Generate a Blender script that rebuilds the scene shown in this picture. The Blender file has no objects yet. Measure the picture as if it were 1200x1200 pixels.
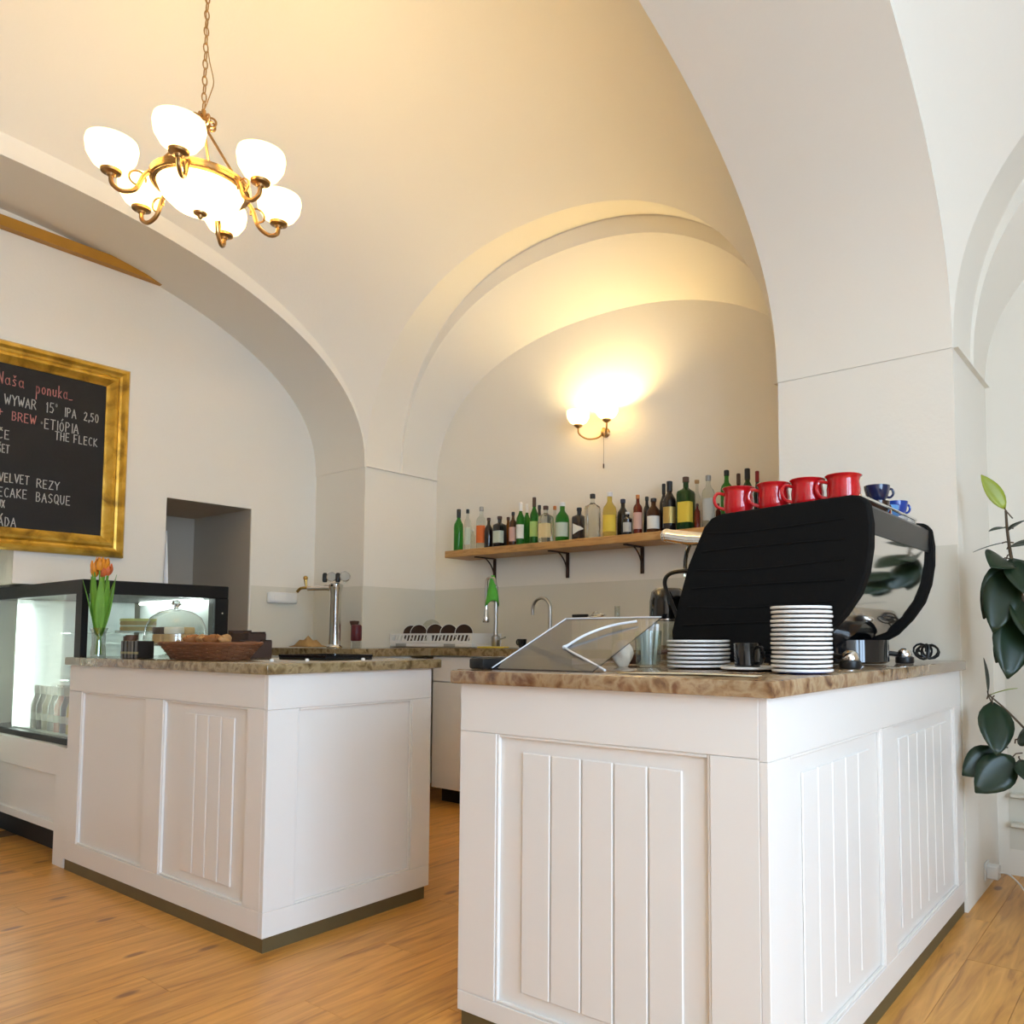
import bpy, bmesh, math, random
from mathutils import Vector, Matrix
random.seed(7)
PI = math.pi
R = math.radians
SC = bpy.context.scene
COL = SC.collection

# ---------------------------------------------------------------- camera
cam_d = bpy.data.cameras.new('camera')
cam_d.sensor_width = 36.0
cam_d.lens = 921.0 / 1200.0 * 36.0
cam_d.shift_x = -0.100
cam_d.shift_y = 0.0742
cam_d.clip_start = 0.05
cam = bpy.data.objects.new('camera', cam_d)
cam.location = (0, 0, 1.10)
cam.rotation_euler = (R(93.6), 0, R(35.8))
COL.objects.link(cam)
SC.camera = cam

# ---------------------------------------------------------------- world, exposure
W = bpy.data.worlds.new('sky')
SC.world = W
W.use_nodes = True
wb = W.node_tree.nodes['Background']
wb.inputs[0].default_value = (0.55, 0.75, 1.0, 1)
wb.inputs[1].default_value = 11.0
SC.view_settings.view_transform = 'Standard'
SC.view_settings.look = 'None'
SC.view_settings.gamma = 1.0
SC.view_settings.use_curve_mapping = False
SC.view_settings.exposure = 0.58

# daylight openings (the two tall windows of the right wall): portals guide the sky light in
WINS_R = [(-1.45, -0.20), (0.0, 1.25)]
WZ = (0.55, 3.0)
def portal(loc, rot, sx, sy):
    l = bpy.data.lights.new('window_portal', 'AREA')
    l.shape = 'RECTANGLE'; l.size = sx; l.size_y = sy
    l.cycles.is_portal = True
    o = bpy.data.objects.new('window_portal', l); COL.objects.link(o)
    o.location = loc; o.rotation_euler = rot
for y0, y1 in WINS_R:
    portal((2.60, (y0 + y1) / 2, (WZ[0] + WZ[1]) / 2), (0, R(90), 0), WZ[1] - WZ[0], y1 - y0)

# ---------------------------------------------------------------- materials
MATS = {}
def mat(name, col, rough=0.5, metal=0.0, trans=0.0, ior=1.45, emis=None, es=0.0, noise=None, bump=None, coat=0.0, spec=0.5, alpha=1.0):
    if name in MATS: return MATS[name]
    m = bpy.data.materials.new(name); m.use_nodes = True
    nt = m.node_tree; b = nt.nodes['Principled BSDF']
    c4 = (*col, 1)
    b.inputs['Base Color'].default_value = c4
    b.inputs['Roughness'].default_value = rough
    b.inputs['Metallic'].default_value = metal
    b.inputs['Transmission Weight'].default_value = trans
    b.inputs['IOR'].default_value = ior
    b.inputs['Coat Weight'].default_value = coat
    b.inputs['Specular IOR Level'].default_value = spec
    b.inputs['Alpha'].default_value = alpha
    if emis:
        b.inputs['Emission Color'].default_value = (*emis, 1); b.inputs['Emission Strength'].default_value = es
    tc = None
    if noise or bump:
        tc = nt.nodes.new('ShaderNodeTexCoord')
    if noise:
        sc, amt = noise
        n = nt.nodes.new('ShaderNodeTexNoise'); n.inputs['Scale'].default_value = sc; n.inputs['Detail'].default_value = 4
        nt.links.new(tc.outputs['Object'], n.inputs['Vector'])
        mx = nt.nodes.new('ShaderNodeMix'); mx.data_type = 'RGBA'
        mx.inputs['A'].default_value = tuple(max(0, v * (1 - amt)) for v in col) + (1,)
        mx.inputs['B'].default_value = tuple(min(1, v * (1 + amt)) for v in col) + (1,)
        nt.links.new(n.outputs['Fac'], mx.inputs['Factor']); nt.links.new(mx.outputs['Result'], b.inputs['Base Color'])
    if bump:
        sc, st = bump
        n = nt.nodes.new('ShaderNodeTexNoise'); n.inputs['Scale'].default_value = sc; n.inputs['Detail'].default_value = 3
        nt.links.new(tc.outputs['Object'], n.inputs['Vector'])
        bp = nt.nodes.new('ShaderNodeBump'); bp.inputs['Strength'].default_value = st; bp.inputs['Distance'].default_value = 0.01
        nt.links.new(n.outputs['Fac'], bp.inputs['Height']); nt.links.new(bp.outputs['Normal'], b.inputs['Normal'])
    MATS[name] = m
    return m

def ramp_mat(name, stops, scale, rough=0.3, stretch=(1, 1, 1), detail=6, dist=0.0, rnd=0.0, coat=0.0, knots=None, bump=0.0):
    """noise through a colour ramp; rnd shifts brightness per object; knots adds dark spots"""
    m = bpy.data.materials.new(name); m.use_nodes = True
    nt = m.node_tree; b = nt.nodes['Principled BSDF']; L = nt.links.new
    b.inputs['Roughness'].default_value = rough; b.inputs['Coat Weight'].default_value = coat
    tc = nt.nodes.new('ShaderNodeTexCoord'); mp = nt.nodes.new('ShaderNodeMapping'); mp.inputs['Scale'].default_value = stretch
    L(tc.outputs['Object'], mp.inputs['Vector'])
    vec = mp.outputs['Vector']
    oi = None
    if rnd:
        oi = nt.nodes.new('ShaderNodeObjectInfo')
        ml = nt.nodes.new('ShaderNodeMath'); ml.operation = 'MULTIPLY'; ml.inputs[1].default_value = 37.0
        L(oi.outputs['Random'], ml.inputs[0])
        ad = nt.nodes.new('ShaderNodeVectorMath'); ad.operation = 'ADD'
        L(vec, ad.inputs[0]); L(ml.outputs[0], ad.inputs[1]); vec = ad.outputs[0]
    n = nt.nodes.new('ShaderNodeTexNoise'); n.inputs['Scale'].default_value = scale; n.inputs['Detail'].default_value = detail; n.inputs['Distortion'].default_value = dist
    L(vec, n.inputs['Vector'])
    rp = nt.nodes.new('ShaderNodeValToRGB'); el = rp.color_ramp.elements
    while len(el) < len(stops): el.new(0.5)
    for e, (p, c) in zip(el, stops): e.position = p; e.color = (*c, 1)
    L(n.outputs['Fac'], rp.inputs['Fac'])
    out = rp.outputs['Color']
    if knots:
        v = nt.nodes.new('ShaderNodeTexVoronoi'); v.voronoi_dimensions = '2D'; v.inputs['Scale'].default_value = knots[0]
        mp2 = nt.nodes.new('ShaderNodeMapping'); mp2.inputs['Scale'].default_value = knots[2]; L(vec if False else tc.outputs['Object'], mp2.inputs['Vector'])
        vv = mp2.outputs['Vector']
        if oi:
            ad2 = nt.nodes.new('ShaderNodeVectorMath'); ad2.operation = 'ADD'; L(vv, ad2.inputs[0]); L(ml.outputs[0], ad2.inputs[1]); vv = ad2.outputs[0]
        L(vv, v.inputs['Vector'])
        r2 = nt.nodes.new('ShaderNodeMapRange'); r2.inputs['From Min'].default_value = 0.03; r2.inputs['From Max'].default_value = knots[1]; L(v.outputs['Distance'], r2.inputs['Value'])
        mk = nt.nodes.new('ShaderNodeMix'); mk.data_type = 'RGBA'; mk.inputs['A'].default_value = (*knots[3], 1)
        L(r2.outputs['Result'], mk.inputs['Factor']); L(out, mk.inputs['B']); out = mk.outputs['Result']
    if rnd:
        hs = nt.nodes.new('ShaderNodeHueSaturation')
        r3 = nt.nodes.new('ShaderNodeMapRange'); r3.inputs['To Min'].default_value = 1 - rnd; r3.inputs['To Max'].default_value = 1 + rnd
        L(oi.outputs['Random'], r3.inputs['Value']); L(r3.outputs['Result'], hs.inputs['Value']); L(out, hs.inputs['Color']); out = hs.outputs['Color']
    L(out, b.inputs['Base Color'])
    if bump:
        bp = nt.nodes.new('ShaderNodeBump'); bp.inputs['Strength'].default_value = bump; bp.inputs['Distance'].default_value = 0.004
        L(n.outputs['Fac'], bp.inputs['Height']); L(bp.outputs['Normal'], b.inputs['Normal'])
    MATS[name] = m
    return m

def pane_mat(name, tint, refl=0.08):
    """clear sheet: mostly see-through, with a fresnel reflection"""
    m = bpy.data.materials.new(name); m.use_nodes = True
    nt = m.node_tree; nt.nodes.clear(); L = nt.links.new
    o = nt.nodes.new('ShaderNodeOutputMaterial'); t = nt.nodes.new('ShaderNodeBsdfTransparent'); t.inputs[0].default_value = (*tint, 1)
    g = nt.nodes.new('ShaderNodeBsdfGlossy'); g.inputs['Roughness'].default_value = 0.03
    fr = nt.nodes.new('ShaderNodeLayerWeight'); fr.inputs['Blend'].default_value = 0.5
    pw = nt.nodes.new('ShaderNodeMath'); pw.operation = 'POWER'; pw.inputs[1].default_value = 4.0; L(fr.outputs['Facing'], pw.inputs[0])
    ad = nt.nodes.new('ShaderNodeMath'); ad.operation = 'ADD'; ad.inputs[1].default_value = refl * 0.5; ad.use_clamp = True
    mx = nt.nodes.new('ShaderNodeMixShader')
    L(pw.outputs[0], ad.inputs[0]); L(ad.outputs[0], mx.inputs[0]); L(t.outputs[0], mx.inputs[1]); L(g.outputs[0], mx.inputs[2]); L(mx.outputs[0], o.inputs[0])
    MATS[name] = m
    return m

M_WALL = mat('wall_paint', (0.87, 0.815, 0.715), 0.9, bump=(60, 0.08), spec=0.2)
M_FRONTWALL = mat('peach_bounce_paint', (0.88, 0.77, 0.66), 0.9)  # invented peach tone so the unseen wall bounces warm light
M_BAND = mat('washable_band_paint', (0.735, 0.69, 0.58), 0.35, noise=(2, 0.03))
M_WHITE = mat('white_lacquer', (0.87, 0.83, 0.775), 0.32, bump=(25, 0.02))
M_PLINTH = mat('olive_metal_plinth', (0.16, 0.125, 0.06), 0.45, metal=0.35, noise=(8, 0.15))
M_DARK = mat('dark_kick', (0.02, 0.017, 0.016), 0.6)
M_GRANITE = ramp_mat('brown_granite', [(0.30, (0.10, 0.04, 0.018)), (0.42, (0.27, 0.15, 0.07)), (0.55, (0.42, 0.29, 0.16)), (0.70, (0.19, 0.085, 0.04))], 20, 0.12, (1, 1, 1.0), 10, 0.4, coat=0.3)
M_GRANITE_OLIVE = ramp_mat('olive_granite', [(0.28, (0.08, 0.05, 0.02)), (0.42, (0.22, 0.15, 0.065)), (0.58, (0.36, 0.27, 0.14)), (0.74, (0.16, 0.10, 0.045))], 26, 0.12, (1, 1, 1.0), 10, 0.4, coat=0.3)
M_FLOOR = ramp_mat('oak_laminate', [(0.28, (0.42, 0.17, 0.032)), (0.42, (0.62, 0.28, 0.055)), (0.58, (0.73, 0.35, 0.075)), (0.76, (0.82, 0.43, 0.11))], 5.0, 0.32, (6.0, 0.55, 1), 9, 1.1, rnd=0.05, knots=(1.25, 0.06, (2.4, 1.1, 1), (0.30, 0.12, 0.035)), bump=0.05)
M_SUB = mat('joint_brown', (0.20, 0.10, 0.04), 0.8)
M_GOLD = ramp_mat('old_gilding', [(0.3, (0.26, 0.14, 0.015)), (0.5, (0.62, 0.36, 0.04)), (0.7, (0.75, 0.48, 0.09))], 9, 0.35, (1, 1, 1), 6, 0.6)
MATS['old_gilding'].node_tree.nodes['Principled BSDF'].inputs['Metallic'].default_value = 0.55
M_OCHRE = mat('ochre_wood', (0.46, 0.22, 0.025), 0.45, noise=(10, 0.2))
M_BOARD = mat('chalkboard', (0.012, 0.011, 0.010), 0.7, noise=(3, 0.5))
M_CHALK = mat('white_chalk', (0.50, 0.49, 0.46), 0.95, noise=(160, 0.35))
M_PINK = mat('pink_chalk', (0.55, 0.22, 0.20), 0.95, noise=(160, 0.35))
M_BRASS = mat('antique_brass', (0.42, 0.25, 0.10), 0.28, metal=0.9, noise=(20, 0.2))
M_SHADE = mat('opal_glass', (0.92, 0.86, 0.68), 0.3, emis=(1.0, 0.75, 0.37), es=4.6)
def translucent(m, w):
    nt = m.node_tree; b = nt.nodes['Principled BSDF']; o = [n for n in nt.nodes if n.type == 'OUTPUT_MATERIAL'][0]
    t = nt.nodes.new('ShaderNodeBsdfTranslucent'); t.inputs[0].default_value = (.95, .88, .70, 1); mx = nt.nodes.new('ShaderNodeMixShader'); mx.inputs[0].default_value = w
    nt.links.new(b.outputs[0], mx.inputs[1]); nt.links.new(t.outputs[0], mx.inputs[2]); nt.links.new(mx.outputs[0], o.inputs[0])
translucent(M_SHADE, .75)
M_BULB = mat('lit_bulb', (1, 0.95, 0.8), 0.3, emis=(1.0, 0.74, 0.34), es=50)
M_BULB2 = mat('lit_sconce_bulb', (1, 0.95, 0.8), 0.3, emis=(1.0, 0.74, 0.34), es=440)
M_CHROME = mat('chrome', (0.80, 0.80, 0.79), 0.07, metal=1.0)
M_STEEL = mat('brushed_steel', (0.52, 0.51, 0.48), 0.28, metal=1.0)
M_BLACK = mat('black_plastic', (0.012, 0.0115, 0.011), 0.35)
M_QUILT = mat('black_quilted_cover', (0.006, 0.0055, 0.005), 0.8, bump=(14, 0.25), spec=.15)
M_BLACKGLOSS = mat('black_gloss', (0.008, 0.008, 0.009), 0.08, coat=0.5)
M_FRAME = mat('black_case_frame', (0.008, 0.008, 0.008), 0.45, spec=.3)
M_SHELFWOOD = ramp_mat('honey_oak', [(0.3, (0.34, 0.17, 0.05)), (0.5, (0.52, 0.28, 0.09)), (0.75, (0.60, 0.36, 0.14))], 6, 0.45, (1.2, 9, 9), 6, 0.8)
M_IRON = mat('brown_iron', (0.05, 0.022, 0.012), 0.5, metal=0.4)
M_RED = mat('red_enamel', (0.52, 0.008, 0.012), 0.12, coat=0.6)
M_PORC = mat('white_porcelain', (0.85, 0.83, 0.79), 0.15, coat=0.3)
M_BROWNPORC = mat('dark_brown_porcelain', (0.045, 0.022, 0.014), 0.15, coat=0.3)
M_BLUEPORC_REFLECT = mat('blue_porcelain_and_reflection', (0.012, 0.05, 0.30), 0.12, coat=0.4)
M_LBLUEPORC = mat('light_blue_porcelain', (0.10, 0.30, 0.62), 0.12, coat=0.4)
M_NAVYPORC = mat('navy_porcelain', (0.012, 0.018, 0.06), 0.1, coat=0.4)
M_PANE = pane_mat('clear_pane', (0.93, 0.97, 0.95))
M_THINGLASS = pane_mat('thin_clear_glass', (0.90, 0.92, 0.90), 0.22)
M_SMOKE = pane_mat('smoked_acrylic', (0.50, 0.54, 0.62), 0.12)
M_LEAF = mat('rubber_leaf', (0.011, 0.028, 0.011), 0.35, noise=(9, 0.3))
M_LEAF2 = mat('young_rubber_leaf', (0.30, 0.36, 0.035), 0.35, noise=(12, 0.3))
M_STEM = mat('woody_stem', (0.10, 0.065, 0.035), 0.7)
M_PLASTIC = mat('white_plastic', (0.82, 0.81, 0.78), 0.35)
M_LED = mat('case_light', (1, 1, 1), 0.3, emis=(0.93, 1.0, 0.98), es=10)
M_LINER = mat('white_case_liner', (0.80, 0.84, 0.81), 0.4)

# ---------------------------------------------------------------- mesh helpers
class MB:
    def __init__(s): s.bm = bmesh.new()
    def box(s, x0, x1, y0, y1, z0, z1, bev=0.0, seg=1):
        t = bmesh.new()
        bmesh.ops.create_cube(t, size=1)
        for v in t.verts:
            v.co = Vector((x0 + (v.co.x + .5) * (x1 - x0), y0 + (v.co.y + .5) * (y1 - y0), z0 + (v.co.z + .5) * (z1 - z0)))
        if bev > 0: bmesh.ops.bevel(t, geom=t.edges[:], offset=bev, segments=seg, affect='EDGES', profile=0.5)
        s._join(t); return s
    def _join(s, t, M=None):
        vm = {}
        for v in t.verts: vm[v] = s.bm.verts.new(M @ v.co if M else v.co)
        for f in t.faces:
            try: s.bm.faces.new([vm[v] for v in f.verts])
            except ValueError: pass
        t.free()
    def add(s, other, M=None):
        s._join(other.bm, M); return s
    def lathe(s, prof, seg=24, c=(0, 0, 0), M=None, sq=0, R0=None, a0=0.0, a1=None):
        full = a1 is None
        n = seg if full else seg + 1
        rings = []
        for r, z in prof:
            if r <= 1e-6:
                p = Vector((c[0], c[1], c[2] + z)); rings.append([s.bm.verts.new(M @ p if M else p)]); continue
            ring = []
            for i in range(n):
                a = a0 + (2 * PI if full else (a1 - a0)) * i / seg
                k = 1.0
                if sq and r > 0.6 * (R0 or r): k = 1.0 / (abs(math.cos(a)) ** sq + abs(math.sin(a)) ** sq) ** (1.0 / sq)
                p = Vector((c[0] + r * k * math.cos(a), c[1] + r * k * math.sin(a), c[2] + z))
                ring.append(s.bm.verts.new(M @ p if M else p))
            rings.append(ring)
        for A, B in zip(rings, rings[1:]):
            m = len(A) if len(A) > 1 else len(B)
            for i in range(m if full else m - 1):
                j = (i + 1) % m
                if len(A) == 1 and len(B) == 1: continue
                if len(A) == 1: f = [A[0], B[j], B[i]]
                elif len(B) == 1: f = [A[i], A[j], B[0]]
                else: f = [A[i], A[j], B[j], B[i]]
                try: s.bm.faces.new(f)
                except ValueError: pass
        return s
    def ball(s, c, r, seg=16, k=1.0):
        return s.lathe([(r * math.sin(PI * i / 10), -r * k * math.cos(PI * i / 10)) for i in range(11)], seg, c)
    def tube(s, pts, r, seg=8, closed=False, cap=True):
        pts = [Vector(p) for p in pts]; n = len(pts)
        rr = r if isinstance(r, (list, tuple)) else [r] * n
        rings = []; up = None
        for i, p in enumerate(pts):
            a = pts[(i - 1) % n] if (closed or i > 0) else p
            b = pts[(i + 1) % n] if (closed or i < n - 1) else p
            d = (b - a).normalized()
            if up is None:
                up = d.orthogonal().normalized()
            else:
                up = (up - d * up.dot(d))
                up = up.normalized() if up.length > 1e-5 else d.orthogonal().normalized()
            q = d.cross(up)
            rings.append([s.bm.verts.new(p + (up * math.cos(2 * PI * k / seg) + q * math.sin(2 * PI * k / seg)) * rr[i]) for k in range(seg)])
        m = n if closed else n - 1
        for i in range(m):
            A, B = rings[i], rings[(i + 1) % n]
            for k in range(seg): s.bm.faces.new([A[k], A[(k + 1) % seg], B[(k + 1) % seg], B[k]])
        if cap and not closed:
            s.bm.faces.new(rings[0][::-1]); s.bm.faces.new(rings[-1])
        return s
    def prism(s, poly, axis, a0, a1):
        """poly of 2-d points; axis 'x','y','z' is the extrusion axis"""
        def P(p, a):
            return Vector((a, p[0], p[1])) if axis == 'x' else Vector((p[0], a, p[1])) if axis == 'y' else Vector((p[0], p[1], a))
        A = [s.bm.verts.new(P(p, a0)) for p in poly]; B = [s.bm.verts.new(P(p, a1)) for p in poly]
        s.bm.faces.new(A); s.bm.faces.new(B[::-1])
        n = len(poly)
        for i in range(n): s.bm.faces.new([A[i], B[i], B[(i + 1) % n], A[(i + 1) % n]])
        return s
    def strip(s, A, B):
        a = [s.bm.verts.new(p) for p in A]; b = [s.bm.verts.new(p) for p in B]
        for i in range(len(a) - 1): s.bm.faces.new([a[i], a[i + 1], b[i + 1], b[i]])
        return s
    def grid(s, rows):
        g = [[s.bm.verts.new(p) for p in r] for r in rows]
        for i in range(len(g) - 1):
            for j in range(len(g[0]) - 1):
                s.bm.faces.new([g[i][j], g[i][j + 1], g[i + 1][j + 1], g[i + 1][j]])
        return s
    def quad(s, *p):
        s.bm.faces.new([s.bm.verts.new(q) for q in p]); return s
    def mesh(s, name, m, smooth=40):
        bmesh.ops.recalc_face_normals(s.bm, faces=s.bm.faces[:])
        me = bpy.data.meshes.new(name); s.bm.to_mesh(me); s.bm.free()
        if m: me.materials.append(m)
        if smooth:
            me.shade_smooth(); me.set_sharp_from_angle(angle=R(smooth))
        return me
    def build(s, name, m, parent=None, loc=(0, 0, 0), rz=0.0, smooth=40):
        return link(name, s.mesh(name, m, smooth), parent, loc, rz)

def link(name, me, parent=None, loc=(0, 0, 0), rz=0.0):
    o = bpy.data.objects.new(name, me); COL.objects.link(o)
    o.location = loc; o.rotation_euler = (0, 0, rz)
    if parent: o.parent = parent
    return o
def tag(o, label=None, cat=None, group=None, kind=None):
    if label: o['label'] = label
    if cat: o['category'] = cat
    if group: o['group'] = group
    if kind: o['kind'] = kind
    return o
def thing(name, label, cat, loc=(0, 0, 0), rz=0.0, group=None):
    o = bpy.data.objects.new(name, None); COL.objects.link(o)
    o.empty_display_size = 0.05; o.location = loc; o.rotation_euler = (0, 0, rz)
    return tag(o, label, cat, group)
def copy_tree(o, parent=None, loc=None, rz=None, label=None):
    c = o.copy(); COL.objects.link(c); c.parent = parent
    if loc is not None: c.location = loc
    if rz is not None: c.rotation_euler = (0, 0, rz)
    if label: c['label'] = label
    for ch in o.children: copy_tree(ch, c)
    return c
def struct(name, mb, m, label, cat='wall', smooth=40):
    return tag(mb.build(name, m, None, smooth=smooth), label, cat, None, 'structure')
def arc(c, r, a0, a1, n, u, v):
    c, u, v = Vector(c), Vector(u), Vector(v)
    return [c + (u * math.cos(a0 + (a1 - a0) * i / n) + v * math.sin(a0 + (a1 - a0) * i / n)) * r for i in range(n + 1)]
def smoothpath(pts, k=6):
    """Catmull-Rom through pts"""
    P = [Vector(p) for p in pts]; P = [2 * P[0] - P[1]] + P + [2 * P[-1] - P[-2]]
    out = []
    for i in range(1, len(P) - 2):
        for j in range(k):
            t = j / k; a, b, c, d = P[i - 1], P[i], P[i + 1], P[i + 2]
            out.append(0.5 * ((2 * b) + (c - a) * t + (2 * a - 5 * b + 4 * c - d) * t * t + (3 * b - a - 3 * c + d) * t ** 3))
    out.append(P[-2]); return out

# ================================================================ THE ROOM
ZS = 2.31                     # springing height of every arch
NE = 2.2                      # arch exponent (slightly fuller than an ellipse)
YC, YA = 0.95, 2.49           # bay centre and half length along Y
YB, YN = YC + YA, YC - YA     # far and near pier planes: 3.44, -1.54
XA, XH = -3.09, 1.57          # bay with the bar: centre and half width
XB2 = 0.835                   # neighbouring bay
YW = 4.10                     # recessed far wall
XW = -5.25                    # recessed left wall
RISE = 1.30
NS = 72
SS = [math.sin(-PI / 2 + PI * i / NS) for i in range(NS + 1)]
def hz(t, rise): return rise * max(0.0, 1 - abs(t) ** NE) ** (1 / NE)

# floor: joint-coloured base with single planks
fl = MB(); fl.box(-6.15, 3.0, -2.0, 4.15, -0.06, -0.004)
floor = struct('floor', fl, M_SUB, 'oak laminate plank floor of the cafe', 'floor', 0)
PW, PL, G = 0.195, 1.285, 0.0007
ci = 0; x = -6.1
while x < 2.5:
    y = -1.55 - [0.0, .43, .86, .21, .64, 1.07][ci % 6]
    while y < 4.1:
        y0, y1 = max(y, -1.54), min(y + PL, 4.1)
        x1 = min(x + PW, 2.42)
        if y1 - y0 > 0.02 and not (x1 < -5.3 and (y1 < 2.3 or y0 > 3.0)) and not (x > -0.6 and y1 < -0.7):
            b = MB(); b.box(-(x1 - x) / 2 + G, (x1 - x) / 2 - G, -(y1 - y0) / 2 + G, (y1 - y0) / 2 - G, -0.008, 0.0)
            b.build('plank', M_FLOOR, floor, ((x + x1) / 2, (y0 + y1) / 2, 0), smooth=0)
        y += PL
    x += PW; ci += 1

# sail vaults over the two bays
def vault(mb, xc):
    rows = []
    for t in SS:
        rows.append([(xc + XH * s, YC + YA * t, ZS + RISE * 2 ** (1 / NE) * max(0, 1 - (abs(s) ** NE + abs(t) ** NE) / 2) ** (1 / NE)) for s in SS])
    mb.grid(rows)
def vz(xc, x, y):
    s, t = (x - xc) / XH, (y - YC) / YA
    return ZS + RISE * 2 ** (1 / NE) * max(0, 1 - (abs(s) ** NE + abs(t) ** NE) / 2) ** (1 / NE)
cv = MB(); vault(cv, XA); vault(cv, XB2)
struct('ceiling', cv, M_WALL, 'white plastered sail vaults over the bar', 'ceiling', 60)

LED = 0.007
def ybay(x, rise, inset=0.0): return [Vector((x, YC + (YA - inset) * s, ZS + hz(s, rise))) for s in SS]
def xbay(xc, y, rise, inset=0.0): return [Vector((xc + (XH - inset) * s, y, ZS + hz(s, rise))) for s in SS]

# left wall: shallow arched recess, with a doorway
XL = XA - XH
wl = MB()
wl.strip(ybay(XL, RISE), ybay(XL, 1.185, LED))
wl.strip(ybay(XL, 1.185, LED), ybay(XW - .02, 1.19, LED))
for yy, sg in ((YB, -1), (YN, 1)):
    wl.quad((XL, yy, 0), (XW - .02, yy, 0), (XW - .02, yy, ZS), (XL, yy, ZS))
    wl.quad((XL, yy, ZS), (XW - .02, yy, ZS), (XW - .02, yy + sg * LED, ZS), (XL, yy + sg * LED, ZS))
DY0, DY1, DZ = 2.372, 2.94, 1.997
NY0, NY1, NZ = 1.40, 2.350, 1.400      # shallow niche that takes the end of the display case
wl.box(XW - .3, XW, YN - .05, NY0, 0, 3.7); wl.box(XW - .3, XW, NY1, DY0, 0, 3.7); wl.box(XW - .3, XW, 1.572, NY1, NZ, 3.7); wl.box(XW - .3, XW, NY0, 1.572, 1.63, 3.7); wl.box(XW - .56, XW - .5, NY0 - .05, NY1 + .02, 0, 1.7); wl.box(XW - .5, XW - .3, NY1, NY1 + .02, 0, 1.7); wl.box(XW - .5, XW - .3, NY0 - .02, NY0, 0, 1.7); wl.box(XW - .5, XW - .3, NY0, NY1, 1.63, 1.7)
wl.box(XW - .3, XW, DY0, DY1, DZ, 3.7); wl.box(XW - .3, XW, DY1, YB + .05, 0, 3.7)
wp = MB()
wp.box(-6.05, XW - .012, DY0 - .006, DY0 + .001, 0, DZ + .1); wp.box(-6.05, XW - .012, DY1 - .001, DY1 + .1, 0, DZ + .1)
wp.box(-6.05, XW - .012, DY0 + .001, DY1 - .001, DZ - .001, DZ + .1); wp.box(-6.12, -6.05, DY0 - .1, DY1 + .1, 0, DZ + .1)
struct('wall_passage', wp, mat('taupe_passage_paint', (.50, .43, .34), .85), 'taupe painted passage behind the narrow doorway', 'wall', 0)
struct('wall_left', wl, M_WALL, 'white left wall with arched recess and a narrow doorway', 'wall', 35)

# far walls of the two bays: deep arched recesses
def far_wall(xc, name, label):
    w = MB()
    seq = [(YB, RISE, 0), (YB + .004, RISE + .001, .002), (YB + .295, 1.358, .006), (YB + .30, 1.352, .008), (YB + .305, 1.245, .02), (YB + .32, 1.233, .02), (YW + .01, 0.935, .0)]
    c = [xbay(xc, y, r, i) for y, r, i in seq]
    for a, b in zip(c, c[1:]): w.strip(a, b)
    for sx in ((-1,) if xc < 0 else (1,)):
        X = xc + sx * XH
        w.quad((X, YB, 0), (X, YW + .02, 0), (X, YW + .02, ZS), (X, YB, ZS))
    for sx in (-1, 1):
        X = xc + sx * XH
        w.quad((X + sx * .01, YB, ZS), (X + sx * .01, YW + .02, ZS), (X - sx * .021, YW + .02, ZS), (X - sx * .021, YB, ZS))
    w.box(xc - XH - .05, xc + XH + .05, YW, YW + .2, 0, 3.6)
    return struct(name, w, M_WALL, label, 'wall', 35)
far_wall(XA, 'wall_back', 'white far wall behind the bar in a deep arched recess')
far_wall(XB2, 'wall_back_right', 'white arched far wall behind the rubber plant')

# thick arch between the two bays with its pier
XP0, XP1 = XA + XH, XB2 - XH      # -1.52, -0.735
wm = MB()
wm.strip(ybay(XP0, RISE), ybay(XP0, 1.255, LED)); wm.strip(ybay(XP0, 1.255, LED), ybay(XP1, 1.255, LED)); wm.strip(ybay(XP1, 1.255, LED), ybay(XP1, RISE))
for yy, sg in ((YB, -1), (YN, 1)):
    wm.quad((XP0, yy, ZS), (XP1, yy, ZS), (XP1, yy + sg * LED, ZS), (XP0, yy + sg * LED, ZS))
wm.box(XP0, XP1, YB, YW, 0, ZS); wm.box(XP0, XP1, YN - .5, YN, 0, ZS)
struct('wall_middle', wm, M_WALL, 'white pier and thick arch between the two vaulted bays', 'wall', 35)

# near wall and window wall (behind the camera)
wf = MB(); wf.box(-5.6, 3.0, YN - .3, YN, 0, 4.3)
struct('wall_front', wf, M_FRONTWALL, 'unseen wall behind the viewer, peach to bounce warm light', 'wall', 0)
wr = MB()
XRW = XB2 + XH
ys = [YN] + [v for w in WINS_R for v in w] + [YB]
for i in range(0, len(ys), 2): wr.box(XRW, XRW + .25, ys[i], ys[i + 1], 0, 4.3)
for y0, y1 in WINS_R:
    wr.box(XRW, XRW + .25, y0, y1, 0, WZ[0]); wr.box(XRW, XRW + .25, y0, y1, WZ[1], 4.3)
struct('wall_right', wr, M_WALL, 'white street-side wall with two tall windows', 'wall', 0)
for k, (y0, y1) in enumerate(WINS_R):
    e = thing('window_%d' % (k + 1), 'tall white casement window in the street wall, %s' % ('nearer the viewer' if k == 0 else 'nearer the plant'), 'window', (XRW + .15, (y0 + y1) / 2, WZ[0])); e['kind'] = 'structure'
    w2, h = (y1 - y0) / 2, WZ[1] - WZ[0]
    f = MB()
    for a, b in ((-w2, -w2 + .06), (w2 - .06, w2), (-.03, .03)): f.box(-.03, .03, a, b, .06, h - .06)
    f.box(-.03, .03, -w2, w2, 0, .06); f.box(-.03, .03, -w2, w2, h - .06, h); f.box(-.029, .029, -w2 + .06, w2 - .06, h * .68, h * .68 + .06)
    f.build('window_frame', M_WHITE, e, smooth=0)

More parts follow.
